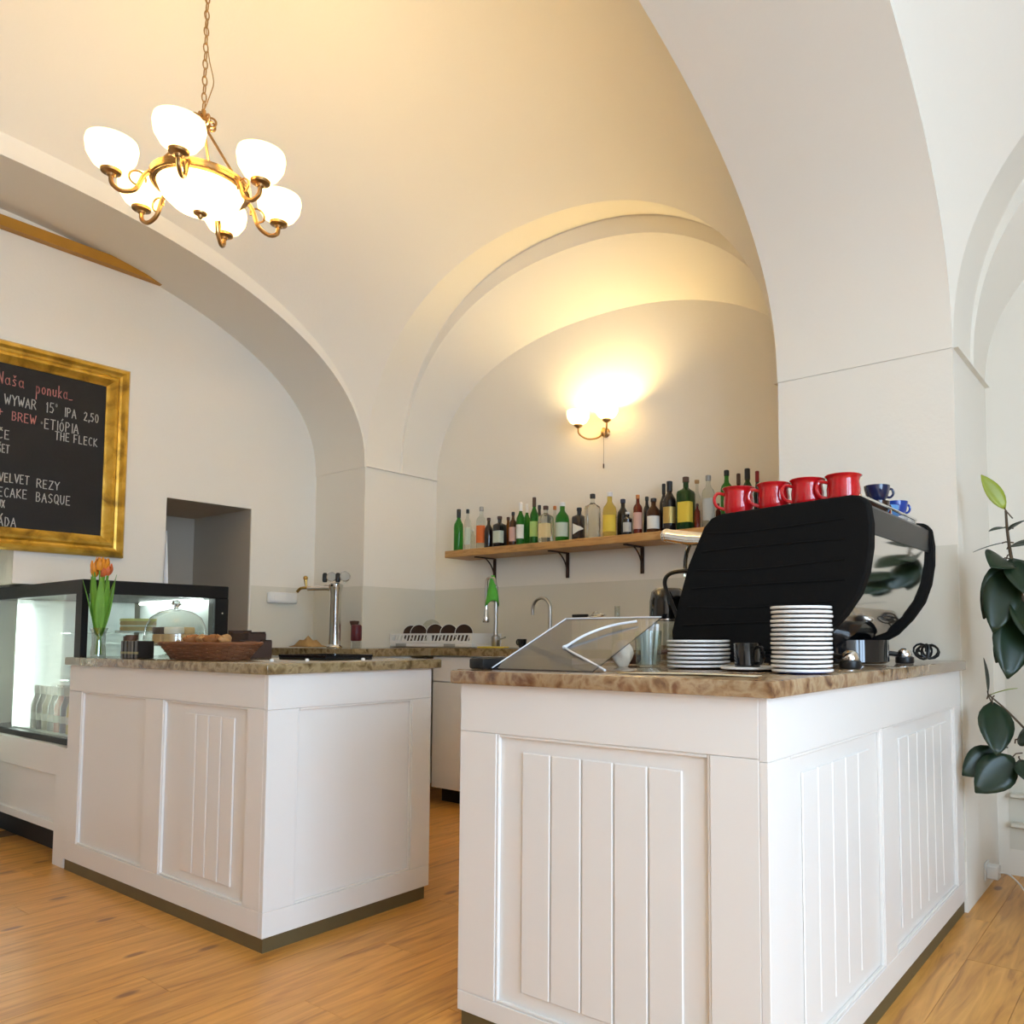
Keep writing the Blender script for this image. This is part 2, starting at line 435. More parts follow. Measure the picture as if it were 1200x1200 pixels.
# washable paint band round the bar, thin skirting ledges by the plant
def band(n, x0, x1, y0, y1, z0, z1, label):
    b = MB(); b.box(x0, x1, y0, y1, z0, z1)
    struct('trim_%d' % n, b, M_BAND, label, 'trim', 0)
T = .003; BZ = 1.462
band(1, XW, XW + T, DY1 + .01, YB - T, .2, BZ, 'grey-green painted splash band on left recess wall behind the taps')
band(2, XW, XL, YB - T, YB, .2, BZ, 'grey-green painted splash band on the arch reveal beside the taps')
band(3, XL, XL + T, YB, YW - T, .2, BZ, 'grey-green painted splash band on the left side of the bar recess')
band(4, XL, XP0, YW - T, YW, .2, BZ, 'grey-green painted splash band on back wall under bottle shelf')
band(5, XP0 + .002, XP1 - .0015, YB - T, YB, .2, BZ + .02, 'grey-green painted splash band on the pier behind the espresso machine')
band(6, XP1 + .05, 2.3, YW - T, YW, .12, BZ - .1, 'grey-green painted band low on the wall behind the rubber plant')
for k, (z0, z1) in enumerate(((.36, .385), (.225, .25))):
    b = MB(); b.box(XP1 + .06, 2.3, YW - .05, YW - T, z0, z1, .006)
    struct('trim_%d' % (7 + k), b, M_BAND, ('upper' if k == 0 else 'lower') + ' narrow ledge low on the wall behind the plant', 'trim')

# ================================================================ COUNTERS
def face_map(kind, plane):
    """kind '-y': s runs along x, outwards is -y; '+x': s runs along y, outwards is +x"""
    def fb(mb, s0, s1, z0, z1, d0, d1, bev=0.0):
        if kind == '-y': return mb.box(s0, s1, plane - d1, plane - d0, z0, z1, bev)
        return mb.box(plane + d0, plane + d1, s0, s1, z0, z1, bev)
    return fb
def frame_face(root, kind, plane, s0, s1, z0, z1, ztop, zbot, stiles, boards):
    """panelled face; stiles = list of (a,b); boards = {panel index: (list of groove positions, margin)}"""
    fb = face_map(kind, plane); D = -.022
    def part(n, a, b, c, d, e0, e1, bev=.0015): m = MB(); fb(m, a, b, c, d, e0, e1, bev); return m.build(n, M_WHITE, root, smooth=30)
    part('top_rail', s0, s1, ztop, z1, D, 0); 
    for a, b in stiles: part('stile', a, b, zbot + .0008, ztop - .0008, D, 0)
    part('bottom_rail', s0, s1, z0, zbot, D, 0)
    for i in range(len(stiles) - 1):
        a, b = stiles[i][1], stiles[i + 1][0]
        p = part('panel', a, b, zbot, ztop, D - .004, -.014, 0)
        # bead round the recess
        m = MB()
        def bead(x0, x1, c, d): fb(m, x0, x1, c, d, -.014, -.003, .002)
        bead(a + .0005, a + .009, zbot + .0005, ztop - .0005); bead(b - .009, b - .0005, zbot + .0005, ztop - .0005)
        bead(a + .0095, b - .0095, zbot + .0005, zbot + .009); bead(a + .0095, b - .0095, ztop - .009, ztop - .0005)
        m.build('bead', M_WHITE, p, smooth=30)
        if i in boards:
            g, mz = boards[i]
            for u, v in zip(g, g[1:]):
                m = MB(); fb(m, u + .0022, v - .0022, zbot + mz, ztop - mz, -.0142, -.0085, .0028); m.build('board', M_WHITE, p, smooth=30)

ZT, ZU = 1.006, 0.968
def lin(a, b, n): return [a + (b - a) * i / n for i in range(n + 1)]
# left island
L = thing('service_counter', 'white panelled counter island under tulips and pastry basket', 'counter', (0, 0, 0))
lx0, lx1, ly0, ly1 = -4.365, -2.635, 1.557, 2.305
m = MB(); m.box(lx0 + .003, lx1 - .026, ly0 + .026, ly1, .05, ZU); m.build('body', M_WHITE, L, smooth=0)
m = MB(); m.box(lx0 + .012, lx1 - .006, ly0 + .006, ly1 - .02, 0, .05); m.build('plinth', M_PLINTH, L, smooth=0)
frame_face(L, '-y', ly0, lx0, lx1 - .0225, .051, ZU, .845, .138, [(lx0, -4.222), (-3.570, -3.413), (-2.770, lx1 - .0225)], {1: (lin(-3.25, -2.87, 4), .045)})
frame_face(L, '+x', lx1, ly0 + .0, ly1, .051, ZU, .842, .138, [(ly0 - .0, 1.674), (2.203, ly1)], {})
m = MB(); m.box(-4.372, -2.606, 1.533, 2.336, ZU, ZT, .005, 2)
tag(m.build('counter_slab', M_GRANITE_OLIVE), 'polished olive-brown granite slab on the left counter island', 'worktop')
# right counter
Q = thing('service_counter', 'white panelled counter carrying the espresso machine and stacked saucers', 'counter', (0, 0, 0))
rx0, rx1, ry0, ry1 = -1.705, -0.742, 1.602, 3.436
m = MB(); m.box(rx0, rx1 - .026, ry0 + .026, ry1, .05, ZU); m.build('body', M_WHITE, Q, smooth=0)
m = MB(); m.box(rx0 + .012, rx1 - .006, ry0 + .006, ry1, 0, .05); m.build('plinth', M_PLINTH, Q, smooth=0)
frame_face(Q, '-y', ry0, rx0, rx1 - .0225, .051, ZU, .832, .105, [(rx0, -1.562), (-.887, rx1 - .0225)], {0: ([-1.474, -1.371, -1.268, -1.166, -1.063, -.964], .045)})
frame_face(Q, '+x', rx1, ry0, ry1, .051, ZU, .827, .130, [(ry0, 1.72), (2.40, 2.515), (3.325, ry1)], {1: (lin(2.60, 3.24, 6), .05), 0: (lin(1.81, 2.31, 5), .05)})
m = MB(); m.box(-1.722, -.716, 1.574, 3.4365, ZU, ZT, .005, 2)
tag(m.build('counter_slab', M_GRANITE), 'polished brown marbled stone slab under the espresso machine', 'worktop')

# back bar along the far wall and the short return by the taps
BT, BU = 1.030, 0.980
B = thing('bar_cabinet', 'cream bar cabinet row under the bottle shelf on far wall', 'cabinet', (0, 0, 0))
by0 = 3.60
m = MB(); m.box(-4.109, XP0 - .004, by0 + .022, YW - .006, .10, BU); m.build('body', M_WHITE, B, smooth=0)
m = MB(); m.box(-4.10, XP0 - .004, by0 + .09, YW - .006, 0, .10); m.build('kick_board', M_DARK, B, smooth=0)
xs = lin(-4.108, -1.53, 4)
for a, b in zip(xs, xs[1:]):
    m = MB(); m.box(a + .003, b - .003, by0, by0 + .021, .105, .80, .003); d = m.build('door', M_WHITE, B, smooth=30)
    m = MB(); m.box(a + .003, b - .003, by0, by0 + .021, .806, .972, .003); w = m.build('drawer', M_WHITE, B, smooth=30)
    m = MB(); c = (a + b) / 2; m.tube([(c - .05, by0, .89), (c - .05, by0 - .025, .89), (c + .05, by0 - .025, .89), (c + .05, by0, .89)], .005); m.build('handle', M_BRASS, w)
    m = MB(); m.tube([(b - .05, by0, .70), (b - .05, by0 - .025, .70), (b - .05, by0 - .025, .60), (b - .05, by0, .60)], .005); m.build('handle', M_BRASS, d)
B2 = thing('tap_cabinet', 'white cabinet below the beer tap in left recess', 'cabinet', (0, 0, 0))
m = MB(); m.box(XW + .006, -4.13, 2.975, 3.43, .10, BU); m.build('body', M_WHITE, B2, smooth=0)
m = MB(); m.box(XW + .006, -4.20, 3.0, 3.43, 0, .10); m.build('kick_board', M_DARK, B2, smooth=0)
m = MB(); m.box(-4.129, -4.11, 2.98, 3.425, .105, .97, .003); m.build('door', M_WHITE, B2, smooth=30)
m = MB(); m.prism([(XW + .004, 2.955), (-4.095, 2.955), (-4.095, 3.57), (XP0 - .003, 3.57), (XP0 - .003, YW - .004), (XL + .004, YW - .004), (XL + .004, YB - .004), (XW + .004, YB - .004)], 'z', BU, BT)
tag(m.build('counter_slab', M_GRANITE_OLIVE, smooth=0), 'L-shaped olive granite worktop below the bottle shelf and taps', 'worktop')

# ================================================================ DISPLAY CASE (left)
cx0, cx1, cy0, cy1 = XW - .45, -4.385, 1.572, 2.335
CB, CT = 0.565, 1.388
bs = thing('case_base', 'white panelled plinth cabinet below the glass cake display case', 'cabinet', (0, 0, 0))
m = MB(); m.box(cx0, cx1 - .12, cy0 + .02, cy1, .15, CB); m.box(cx0, cx1 - .12, cy0 + .12, cy1, 0, .15); m.box(cx1 - .119, cx1 + .012, cy0 - .008, cy1, 0.0, CB); m.build('body', M_WHITE, bs, smooth=0)
fb = face_map('-y', cy0 + .02)
for n, a, b, c, d in (('top_rail', cx0, cx1 - .12, .42, CB), ('bottom_rail', cx0, cx1 - .12, .15, .19), ('stile', cx1 - .165, cx1 - .12, .191, .419)):
    m = MB(); fb(m, a, b, c, d, 0, .016, .0015); m.build(n, M_WHITE, bs, smooth=30)
m = MB(); m.box(cx0, cx1 - .13, cy0 + .10, cy0 + .119, 0, .149); m.build('dark_vent', M_DARK, bs, smooth=0)
cy0 = 1.602
case = thing('display_case', 'black-framed glass display case lit inside, left of the counter', 'display case', (0, 0, 0))
P = .075
for a, b in ((cx0, cx0 + .012), (cx1 - P, cx1)):
    for c, d in ((cy0, cy0 + .03), (cy1 - .075, cy1)):
        m = MB(); m.box(a, b, c, d, CB + .03, CT - .07, .002); m.build('corner_post', M_FRAME, case, smooth=30)
m = MB(); m.box(cx0, cx1, cy0, cy1, CT - .07, CT, .004); m.build('top', M_FRAME, case, smooth=30)
m = MB(); m.box(cx0, cx1, cy0, cy1, CB, CB + .03, .003); m.build('base', M_FRAME, case, smooth=30)
m = MB(); m.box(cx0 + .012, cx1 - P, cy0 + .010, cy0 + .016, CB + .031, CT - .071); m.build('front_pane', M_PANE, case, smooth=0)
m = MB(); m.box(cx1 - .016, cx1 - .010, cy0 + .031, cy1 - .076, CB + .031, CT - .071); m.build('side_pane', M_PANE, case, smooth=0)
m = MB(); m.box(XW - .13, XW - .115, cy0 + .035, cy1 - .08, CB + .031, CT - .072); m.box(XW - .113, cx1 - .08, cy1 - .05, cy1 - .035, CB + .031, CT - .072); m.box(XW - .113,cx1-.03,cy0+.04,cy1-.08,CB+.031,CB+.04); m.build('liner', M_LINER, case, smooth=0)
m = MB(); m.box(XW - .10, XW - .03, cy0 + .045, cy0 + .06, CB + .06, CT - .10, .004); m.build('light_tube', M_LED, case)
m = MB(); m.box(XW, cx1 - .1, cy1 - .105, cy1 - .09, CT - .088, CT - .073, .003); m.build('light_tube', M_LED, case)
m = MB(); m.ball((cx1 + .001, cy1 - .035, 1.235), .006, 10); m.build('lock', M_CHROME, case)
for z in (.86, 1.12):
    m = MB(); m.box(XW + .13, cx1 - .03, cy0 + .16, cy1 - .10, z, z + .006); m.build('shelf', M_THINGLASS, case, smooth=0)
m = MB()
for k in range(22): m.box(XW - .114, XW - .105, cy0 + .1, cy1 - .12, CB + .1 + k * .03, CB + .112 + k * .03)
m.build('vent_slats', M_LINER, case, smooth=0)

# small bottles on the floor of the case
rowx = [-5.12, -5.04, -4.96, -4.88, -4.80, -4.72, -4.64, -4.56]
cols = [(.55, .53, .5), (.12, .10, .12), (.5, .45, .3), (.07, .07, .10), (.55, .10, .08), (.06, .08, .16), (.75, .62, .15), (.78, .66, .10)]
nam = ['clear glass', 'smoky violet', 'pale straw', 'dark grey', 'red', 'dark blue', 'pale yellow', 'bright yellow']
for i, (x, c) in enumerate(zip(rowx, cols)):
    for j in range(2):
        e = thing('juice_bottle', '%s small juice bottle with white cap in the display case, %s row' % (nam[i], 'front' if j == 0 else 'second'), 'bottle', (x + j * .012, cy0 + .075 + j * .075, CB + .0405), group='juice bottles in the case')
        b = MB(); b.lathe([(0, 0), (.029, 0), (.031, .004), (.031, .13), (.016, .175), (.014, .195), (0, .195)], 14); b.build('bottle_body', mat('juice_%d' % i, c, .15, coat=.4), e)
        b = MB(); b.lathe([(.0312, .05), (.0318, .052), (.0318, .085), (.0312, .087)], 14); b.build('paper_label', mat('juice_label', (.8, .8, .76), .6), e)
        b = MB(); b.lathe([(0, .232), (.016, .232), (.018, .228), (.018, .19), (.0145, .188)], 14); b.build('cap', M_PLASTIC, e)
# cakes on the shelves
M_SPONGE = mat('sponge_cake', (.62, .40, .16), .8, noise=(40, .2)); M_CREAM = mat('cream_icing', (.86, .80, .62), .5); M_CHOC = mat('chocolate', (.045, .018, .009), .5, noise=(30, .3)); M_LEMON = mat('lemon_icing', (.82, .72, .22), .5)
def cake(loc, r, layers, name, label):
    e = thing(name, label, 'cake', loc)
    b = MB(); b.lathe([(0, 0), (r * 1.25, .0), (r * 1.3, .008), (r * 1.22, .01), (0, .008)], 28); b.build('plate', M_PORC, e)
    z = .0105
    for k, (h, mm, f) in enumerate(layers):
        b = MB(); b.lathe([(0, z), (r * f, z), (r * f + .002, z + h * .5), (r * f, z + h - .0006), (0, z + h - .0006)], 28); b.build('cake_layer', mm, e); z += h
cake((-4.66, 1.98, 1.1265), .085, [(.022, M_SPONGE, 1), (.008, M_CREAM, .99), (.022, M_SPONGE, 1), (.014, M_LEMON, 1.02)], 'layer_cake', 'lemon-topped layer cake on the upper glass shelf of the case')
cake((-4.66, 1.98, .8665), .08, [(.03, M_SPONGE, 1), (.012, M_CREAM, 1.02)], 'cheesecake', 'pale cheesecake on the lower glass shelf of the case')

# ================================================================ CHALKBOARD
BY0, BY1, BZ0, BZ1 = 0.62, 2.118, 1.582, 2.742
bd = thing('chalkboard', 'black chalkboard menu in a wide old-gold frame on left wall', 'chalkboard', (0, 0, 0))
FW, XF = .125, XW
prof = [(0, 0), (.0, .028), (.012, .046), (.03, .05), (.045, .036), (.058, .032), (.07, .044), (.085, .046), (.10, .034), (.112, .026), (FW, .020), (FW, 0)]  # (inset from outer edge, proud)
def fr_side(a, b, c, d):
    """a,b outer corners; c,d inner corners as (y,z)"""
    mb = MB(); A = []; Bm = []
    for t, p in prof:
        k = t / FW
        A.append((XF + .002 + p, a[0] + (c[0] - a[0]) * k, a[1] + (c[1] - a[1]) * k)); Bm.append((XF + .002 + p, b[0] + (d[0] - b[0]) * k, b[1] + (d[1] - b[1]) * k))
    mb.strip(A, Bm); mb.build('frame_moulding', M_GOLD, bd, smooth=25)
o = [(BY0, BZ0), (BY1, BZ0), (BY1, BZ1), (BY0, BZ1)]; i_ = [(BY0 + FW, BZ0 + FW), (BY1 - FW, BZ0 + FW), (BY1 - FW, BZ1 - FW), (BY0 + FW, BZ1 - FW)]
for k in range(4): fr_side(o[k], o[(k + 1) % 4], i_[k], i_[(k + 1) % 4])
m = MB(); m.box(XF + .002, XF + .016, BY0 + .09, BY1 - .09, BZ0 + .09, BZ1 - .09); m.build('writing_surface', M_BOARD, bd, smooth=0)
# chalk stroke alphabet (x 0..1, y 0..1 per letter)
c8 = lambda cx, cy, rx, ry, a0=0, a1=360, n=12: [(cx + rx * math.cos(R(a0 + (a1 - a0) * k / n)), cy + ry * math.sin(R(a0 + (a1 - a0) * k / n))) for k in range(n + 1)]
GL = {
 'W': [[(0, 1), (.25, 0), (.5, .7), (.75, 0), (1, 1)]], 'Y': [[(0, 1), (.5, .5), (1, 1)], [(.5, .5), (.5, 0)]], 'A': [[(0, 0), (.45, 1), (.95, 0)], [(.2, .38), (.78, .38)]],
 'R': [[(.05, 0), (.05, 1)], [(.05, 1), (.6, .98), (.85, .78), (.6, .52), (.05, .5)], [(.4, .5), (.95, 0)]], '1': [[(.2, .8), (.5, 1), (.5, 0)]], '5': [[(.85, 1), (.2, 1), (.15, .58), (.6, .6), (.85, .35), (.6, .03), (.1, .08)]],
 '°': [c8(.4, .85, .22, .14)], 'I': [[(.5, 0), (.5, 1)]], 'P': [[(.1, 0), (.1, 1), (.6, 1), (.85, .78), (.6, .52), (.1, .5)]], '2': [[(.1, .8), (.35, 1), (.75, .9), (.75, .65), (.1, .02), (.9, .0)]],
 ',': [[(.5, .1), (.35, -.18)]], '0': [c8(.5, .5, .38, .5)], '+': [[(.5, .1), (.5, .9)], [(.1, .55), (.9, .55)]], 'B': [[(.1, 0), (.1, 1), (.6, .98), (.78, .76), (.55, .54), (.1, .52)], [(.55, .54), (.88, .3), (.6, .02), (.1, 0)]],
 'E': [[(.85, 1), (.1, 1), (.1, 0), (.88, 0)], [(.1, .52), (.7, .54)]], '•': [c8(.5, .5, .16, .1, n=6), c8(.5, .5, .07, .04, n=5)], 'T': [[(0, 1), (1, 1)], [(.5, 1), (.48, 0)]], 'Ó': [c8(.5, .48, .38, .46), [(.45, 1.08), (.7, 1.3)]],
 'H': [[(.1, 0), (.1, 1)], [(.88, 0), (.88, 1)], [(.1, .5), (.88, .52)]], 'F': [[(.85, 1), (.1, 1), (.1, 0)], [(.1, .52), (.7, .53)]], 'L': [[(.1, 1), (.1, 0), (.85, 0)]], 'C': [c8(.55, .5, .45, .5, 50, 310)], 'K': [[(.1, 0), (.1, 1)], [(.85, 1), (.12, .45), (.95, 0)]],
 'Č': [c8(.55, .5, .45, .5, 50, 310), [(.3, 1.28), (.5, 1.1), (.75, 1.28)]], 'Š': [[(.85, .88), (.5, 1), (.15, .8), (.25, .58), (.75, .42), (.85, .2), (.5, 0), (.1, .12)], [(.3, 1.28), (.5, 1.1), (.75, 1.28)]],
 'S': [[(.85, .88), (.5, 1), (.15, .8), (.25, .58), (.75, .42), (.85, .2), (.5, 0), (.1, .12)]], 'V': [[(0, 1), (.5, 0), (1, 1)]], 'Z': [[(.05, 1), (.92, 1), (.05, 0), (.95, 0)]], 'Q': [c8(.5, .5, .42, .5), [(.6, .25), (1.0, -.12)]],
 'U': [[(.1, 1), (.12, .25), (.45, 0), (.8, .2), (.88, 1)]], 'X': [[(.05, 1), (.95, 0)], [(.95, 1), (.05, 0)]], 'Á': [[(0, 0), (.45, 1), (.95, 0)], [(.2, .38), (.78, .38)], [(.45, 1.08), (.75, 1.35)]], 'D': [[(.1, 0), (.1, 1), (.55, .95), (.88, .5), (.55, .04), (.1, 0)]],
 'N': [[(.1, 0), (.12, 1), (.82, 0), (.86, 1)]], 'a': [c8(.45, .28, .36, .28), [(.82, .56), (.82, .06), (.98, 0)]], 'š': [[(.75, .5), (.45, .56), (.2, .45), (.7, .2), (.6, .02), (.15, .04)], [(.3, .86), (.48, .7), (.7, .86)]],
 'p': [[(.15, .56), (.15, -.55)], c8(.48, .28, .33, .28)], 'o': [c8(.5, .28, .36, .28)], 'n': [[(.15, 0), (.15, .56)], [(.15, .4), (.5, .58), (.78, .42), (.8, 0)]], 'u': [[(.12, .56), (.15, .12), (.45, 0), (.78, .18)], [(.8, .56), (.8, 0)]], 'k': [[(.15, 0), (.15, 1)], [(.75, .58), (.18, .25), (.85, 0)]], '_': [[(.1, -.02), (.9, .02)]]}
def chalk(txt, y0, y1, z, h, m, tilt=0.0):
    n = len(txt); wu = [{'I': .45, '1': .6, ',': .4, '°': .6, '•': .7, ' ': .6, 'W': 1.25}.get(ch, 1.0) for ch in txt]
    k = (y1 - y0) / sum(wu); b = MB(); p = 0.0; XC = XF + .0172
    for ch, w in zip(txt, wu):
        for st in GL.get(ch, []):
            jit = random.uniform(-.03, .03)
            pts = [Vector((XC, y0 + (p + q[0] * w * .78) * k, z + (q[1] + jit) * h + tilt * (p * k))) for q in st]
            hw = .0022
            for a, c in zip(pts, pts[1:]):
                d = (c - a); 
                if d.length < 1e-5: continue
                d.normalize(); nrm = Vector((0, -d.z, d.y)) * hw; e = d * hw * .6
                q = [a - e + nrm, a - e - nrm, c + e - nrm, c + e + nrm]
                lo = [b.bm.verts.new(v + Vector((-.001, 0, 0))) for v in q]; hi = [b.bm.verts.new(v) for v in q]
                b.bm.faces.new(hi)
                for t in range(4): b.bm.faces.new([lo[t], lo[(t + 1) % 4], hi[(t + 1) % 4], hi[t]])
        p += w
    b.build('chalk_writing', m, bd, smooth=0)
for a in [('Naša', 1.458, 1.585, 2.501, .066, M_PINK), ('ponuka_', 1.635, 1.825, 2.489, .068, M_PINK), ('WYWAR', 1.492, 1.646, 2.39, .055, M_CHALK), ('15°', 1.688, 1.751, 2.39, .057, M_CHALK), ('IPA', 1.78, 1.846, 2.385, .052, M_CHALK), ('2,50', 1.88, 1.963, 2.386, .049, M_CHALK),
          ('+', 1.463, 1.494, 2.322, .038, M_PINK), ('BREW', 1.529, 1.65, 2.306, .049, M_PINK), ('•ETIÓPIA', 1.662, 1.862, 2.295, .055, M_CHALK), ('THE FLECK', 1.739, 1.962, 2.24, .047, M_CHALK), ('ČE', 1.470, 1.529, 2.195, .048, M_CHALK), ('ŠET', 1.473, 1.528, 2.118, .044, M_CHALK),
          ('VELVET', 1.484, 1.628, 1.957, .048, M_CHALK), ('REZY', 1.66, 1.777, 1.949, .047, M_CHALK), ('ECAKE', 1.483, 1.623, 1.875, .049, M_CHALK), ('BASQUE', 1.659, 1.836, 1.869, .051, M_CHALK), ('UX', 1.486, 1.519, 1.814, .041, M_CHALK), ('ÁDA', 1.49, 1.578, 1.713, .049, M_CHALK)]:
    chalk(*a)

# gilded rail high in the left recess
m = MB()
ra, rb, tip = Vector((XW + .03, -.35, 3.43)), Vector((XW + .03, 2.17, 3.385)), Vector((XW + .012, 2.42, 3.352))
def rrow(p, hx, hz_): return [p + Vector((-hx, 0, -hz_)), p + Vector((hx, 0, -hz_)), p + Vector((hx, 0, hz_)), p + Vector((-hx, 0, hz_)), p + Vector((-hx, 0, -hz_))]
m.grid([rrow(ra, .028, .032), rrow(rb, .028, .030), rrow(tip, .004, .004)]); 
tag(m.build('gilded_rail', M_OCHRE, smooth=25), 'long ochre-gold wooden rail with pointed end under left arch', 'rail')

# white curtain edge at the doorway
m = MB(); rows = []
for k in range(13):
    z = 1.78 - k * .12; t = min(1, k / 6)
    rows.append([Vector((XW + .01 + .03 * t, 2.372 - .0 - .03 * t, max(z, .3))), Vector((XW + .02 + .035 * t, 2.372 + .02 * t, max(z, .3))), Vector((XW - .02, 2.374 + .025 * t, max(z, .3))), Vector((XW - .06, 2.374 + .004, max(z, .3)))])
m.grid(rows); cu = m.build('door_curtain', mat('white_cloth', (.88, .88, .90), .8))
sm = cu.modifiers.new('thickness', 'SOLIDIFY'); sm.thickness = .004
tag(cu, 'narrow white cloth hanging at the edge of the doorway', 'curtain')

# ================================================================ CHANDELIER
CX, CY, CZ = -3.09, 1.483, 2.80
ch = thing('chandelier', 'brass six-arm chandelier with glowing opal bowls on chain', 'chandelier', (CX, CY, CZ))
top = vz(XA, CX, CY) - CZ
# ring and central bowl
m = MB(); m.tube(arc((0, 0, .085), .168, 0, 2 * PI * 35 / 36, 35, (1, 0, 0), (0, 1, 0)), .013, 8, True)
m.lathe([(.155, .07), (.178, .075), (.180, .10), (.160, .105), (.155, .07)], 36); m.build('ring', M_BRASS, ch)
m = MB(); m.lathe([(.0, -.025), (.05, -.022), (.10, -.002), (.14, .035), (.158, .078), (.152, .078), (.135, .04), (.097, .006), (.05, -.014), (0, -.017)], 36); m.build('centre_bowl', M_SHADE, ch)
m = MB(); m.lathe([(0, -.05), (.008, -.046), (.012, -.036), (.024, -.03), (.026, -.024), (0, -.024)], 16); m.build('finial', M_BRASS, ch)
# hub with leaves, hanging rods
m = MB(); m.lathe([(0, .30), (.012, .30), (.02, .315), (.03, .34), (.02, .36), (.012, .375), (.008, .40), (0, .40)], 16)
for k in range(8):
    a = k * PI / 4; m.tube(arc((.028 * math.cos(a), .028 * math.sin(a), .35), .02, -PI / 2, PI * .7, 8, (math.cos(a), math.sin(a), 0), (0, 0, 1)), .0045, 6)
m.build('hub', M_BRASS, ch)
for k in range(3):
    a = R(16 + 120 * k); m = MB(); m.tube([(.015 * math.cos(a), .015 * math.sin(a), .32), (.165 * math.cos(a), .165 * math.sin(a), .10)], .0055, 8); m.build('hanging_rod', M_BRASS, ch)
lk = MB(); lk.tube([(.009 * math.cos(t), 0, .02 * math.sin(t)) for t in [2 * PI * q / 12 for q in range(12)]], .0026, 6, True); lkm = lk.mesh('chain_link', M_BRASS)
z = .418; q = 0
while z < top - .06:
    o_ = link('chain_link', lkm, ch, (0, 0, z), q * PI / 2); z += .0345; q += 1
m = MB(); m.lathe([(0, top - .002), (.06, top - .004), (.055, top - .03), (.02, top - .055), (.006, top - .06), (0, top - .06)], 24); m.build('ceiling_rose', M_BRASS, ch)
m = MB(); m.tube(smoothpath([(.006, 0, .40), (.02, .015, .47), (.03, .02, .52), (.008, .01, .62), (-.01, .004, .75), (.008, -.006, .9), (0.008, 0, top - .06)]), .002, 5); m.build('cord', M_BRASS, ch)
RA = .30
for k, ang in enumerate((-109, -40, -161 + 360, 16, 78, 136)):
    a = R(ang); d = Vector((math.cos(a), math.sin(a), 0)); zz = Vector((0, 0, 1))
    m = MB(); m.tube(smoothpath([d * .17 + zz * .09, d * .195 + zz * .06, d * .22 + zz * .0, d * .262 - zz * .022, d * .295 - zz * .005, d * RA + zz * .03]), .0085, 8)
    m.tube(arc(d * .215 + zz * .045, .028, -PI * .5, PI * 1.1, 12, d, zz), .004, 6)
    arm = m.build('arm', M_BRASS, ch)
    c = d * RA
    m = MB(); m.lathe([(0, .02), (.012, .022), (.016, .03), (.034, .036), (.036, .046), (0, .046)], 18, c); m.build('cup', M_BRASS, arm)
    m = MB(); m.lathe([(0, .047), (.03, .047), (.062, .066), (.082, .100), (.088, .138), (.084, .158), (.080, .158), (.083, .138), (.077, .103), (.058, .072), (.028, .053), (0, .052)], 28, c); m.build('shade', M_SHADE, ch)
    m = MB(); m.lathe([(0, .052), (.012, .054), (.012, .085), (0, .085)], 10, c); sk = m.build('lamp_holder', M_BRASS, ch)
    m = MB(); m.ball(c + zz * .118, .028, 14, 1.1); m.build('bulb', M_BULB, sk)
def point(loc, w, col=(1.0, .80, .52), r=.04, parent=None):
    l = bpy.data.lights.new('bulb_light', 'POINT'); l.energy = w; l.color = col; l.shadow_soft_size = r
    o = bpy.data.objects.new('bulb_light', l); COL.objects.link(o); o.location = loc; o.parent = parent
    return o
point((0, 0, .06), 14, parent=ch, r=.05)

# ================================================================ WALL SCONCE
sx, sz = -3.02, 2.44
sc = thing('wall_sconce', 'brass two-arm wall lamp with glowing opal shades above bottles', 'lamp', (sx, YW - .001, sz))
m = MB(); m.lathe([(0, 0), (.03, 0), (.032, .006), (.022, .018), (0, .022)], 20, M=Matrix.Rotation(R(90), 4, 'X')); m.ball((0, -.03, 0), .02, 14, 1.6); m.build('back_plate', M_BRASS, sc)
for sg in (-1, 1):
    m = MB(); p = [(0, -.03, -.005), (sg * .03, -.06, -.04), (sg * .075, -.11, -.05), (sg * .11, -.15, -.02), (sg * .115, -.155, .02)]
    m.tube(smoothpath(p), .006, 8); arm = m.build('arm', M_BRASS, sc)
    c = Vector((sg * .115, -.155, 0))
    m = MB(); m.lathe([(0, .015), (.01, .018), (.028, .03), (.03, .038), (0, .038)], 16, c); m.build('cup', M_BRASS, arm)
    m = MB(); m.lathe([(0, .039), (.025, .039), (.055, .056), (.072, .085), (.076, .115), (.073, .128), (.070, .128), (.072, .113), (.068, .088), (.052, .062), (.024, .045), (0, .044)], 24, c); m.build('shade', M_SHADE, sc)
    m = MB(); m.ball(c + Vector((0, 0, .088)), .024, 14, 1.1); m.build('bulb', M_BULB2, sc)
m = MB(); m.tube([(0, -.032, -.03), (0, -.032, -.21)], .0012, 5); m.tube([(0, -.032, -.21), (0, -.032, -.24)], .0045, 8); m.build('pull_cord', M_IRON, sc)

# ================================================================ BOTTLE SHELF
SZ = 1.72
sh = thing('bottle_shelf', 'honey oak wall shelf on iron brackets full of bottles', 'shelf', (0, 0, 0))
m = MB(); m.box(-4.285, XP0 - .004, 3.852, YW - .004, SZ - .05, SZ, .003); m.build('shelf_board', M_SHELFWOOD, sh, smooth=30)
for x in (-4.02, -3.34, -2.735, -2.05):
    m = MB(); m.box(x - .012, x + .012, YW - .012, YW - .004, SZ - .22, SZ - .051); m.box(x - .012, x + .012, YW - .20, YW - .012, SZ - .058, SZ - .0505)
    m.tube(arc((x, YW - .175, SZ - .205), .165, 0, PI / 2, 12, (0, 1, 0), (0, 0, 1)), .005, 6); m.build('bracket', M_IRON, sh, smooth=30)

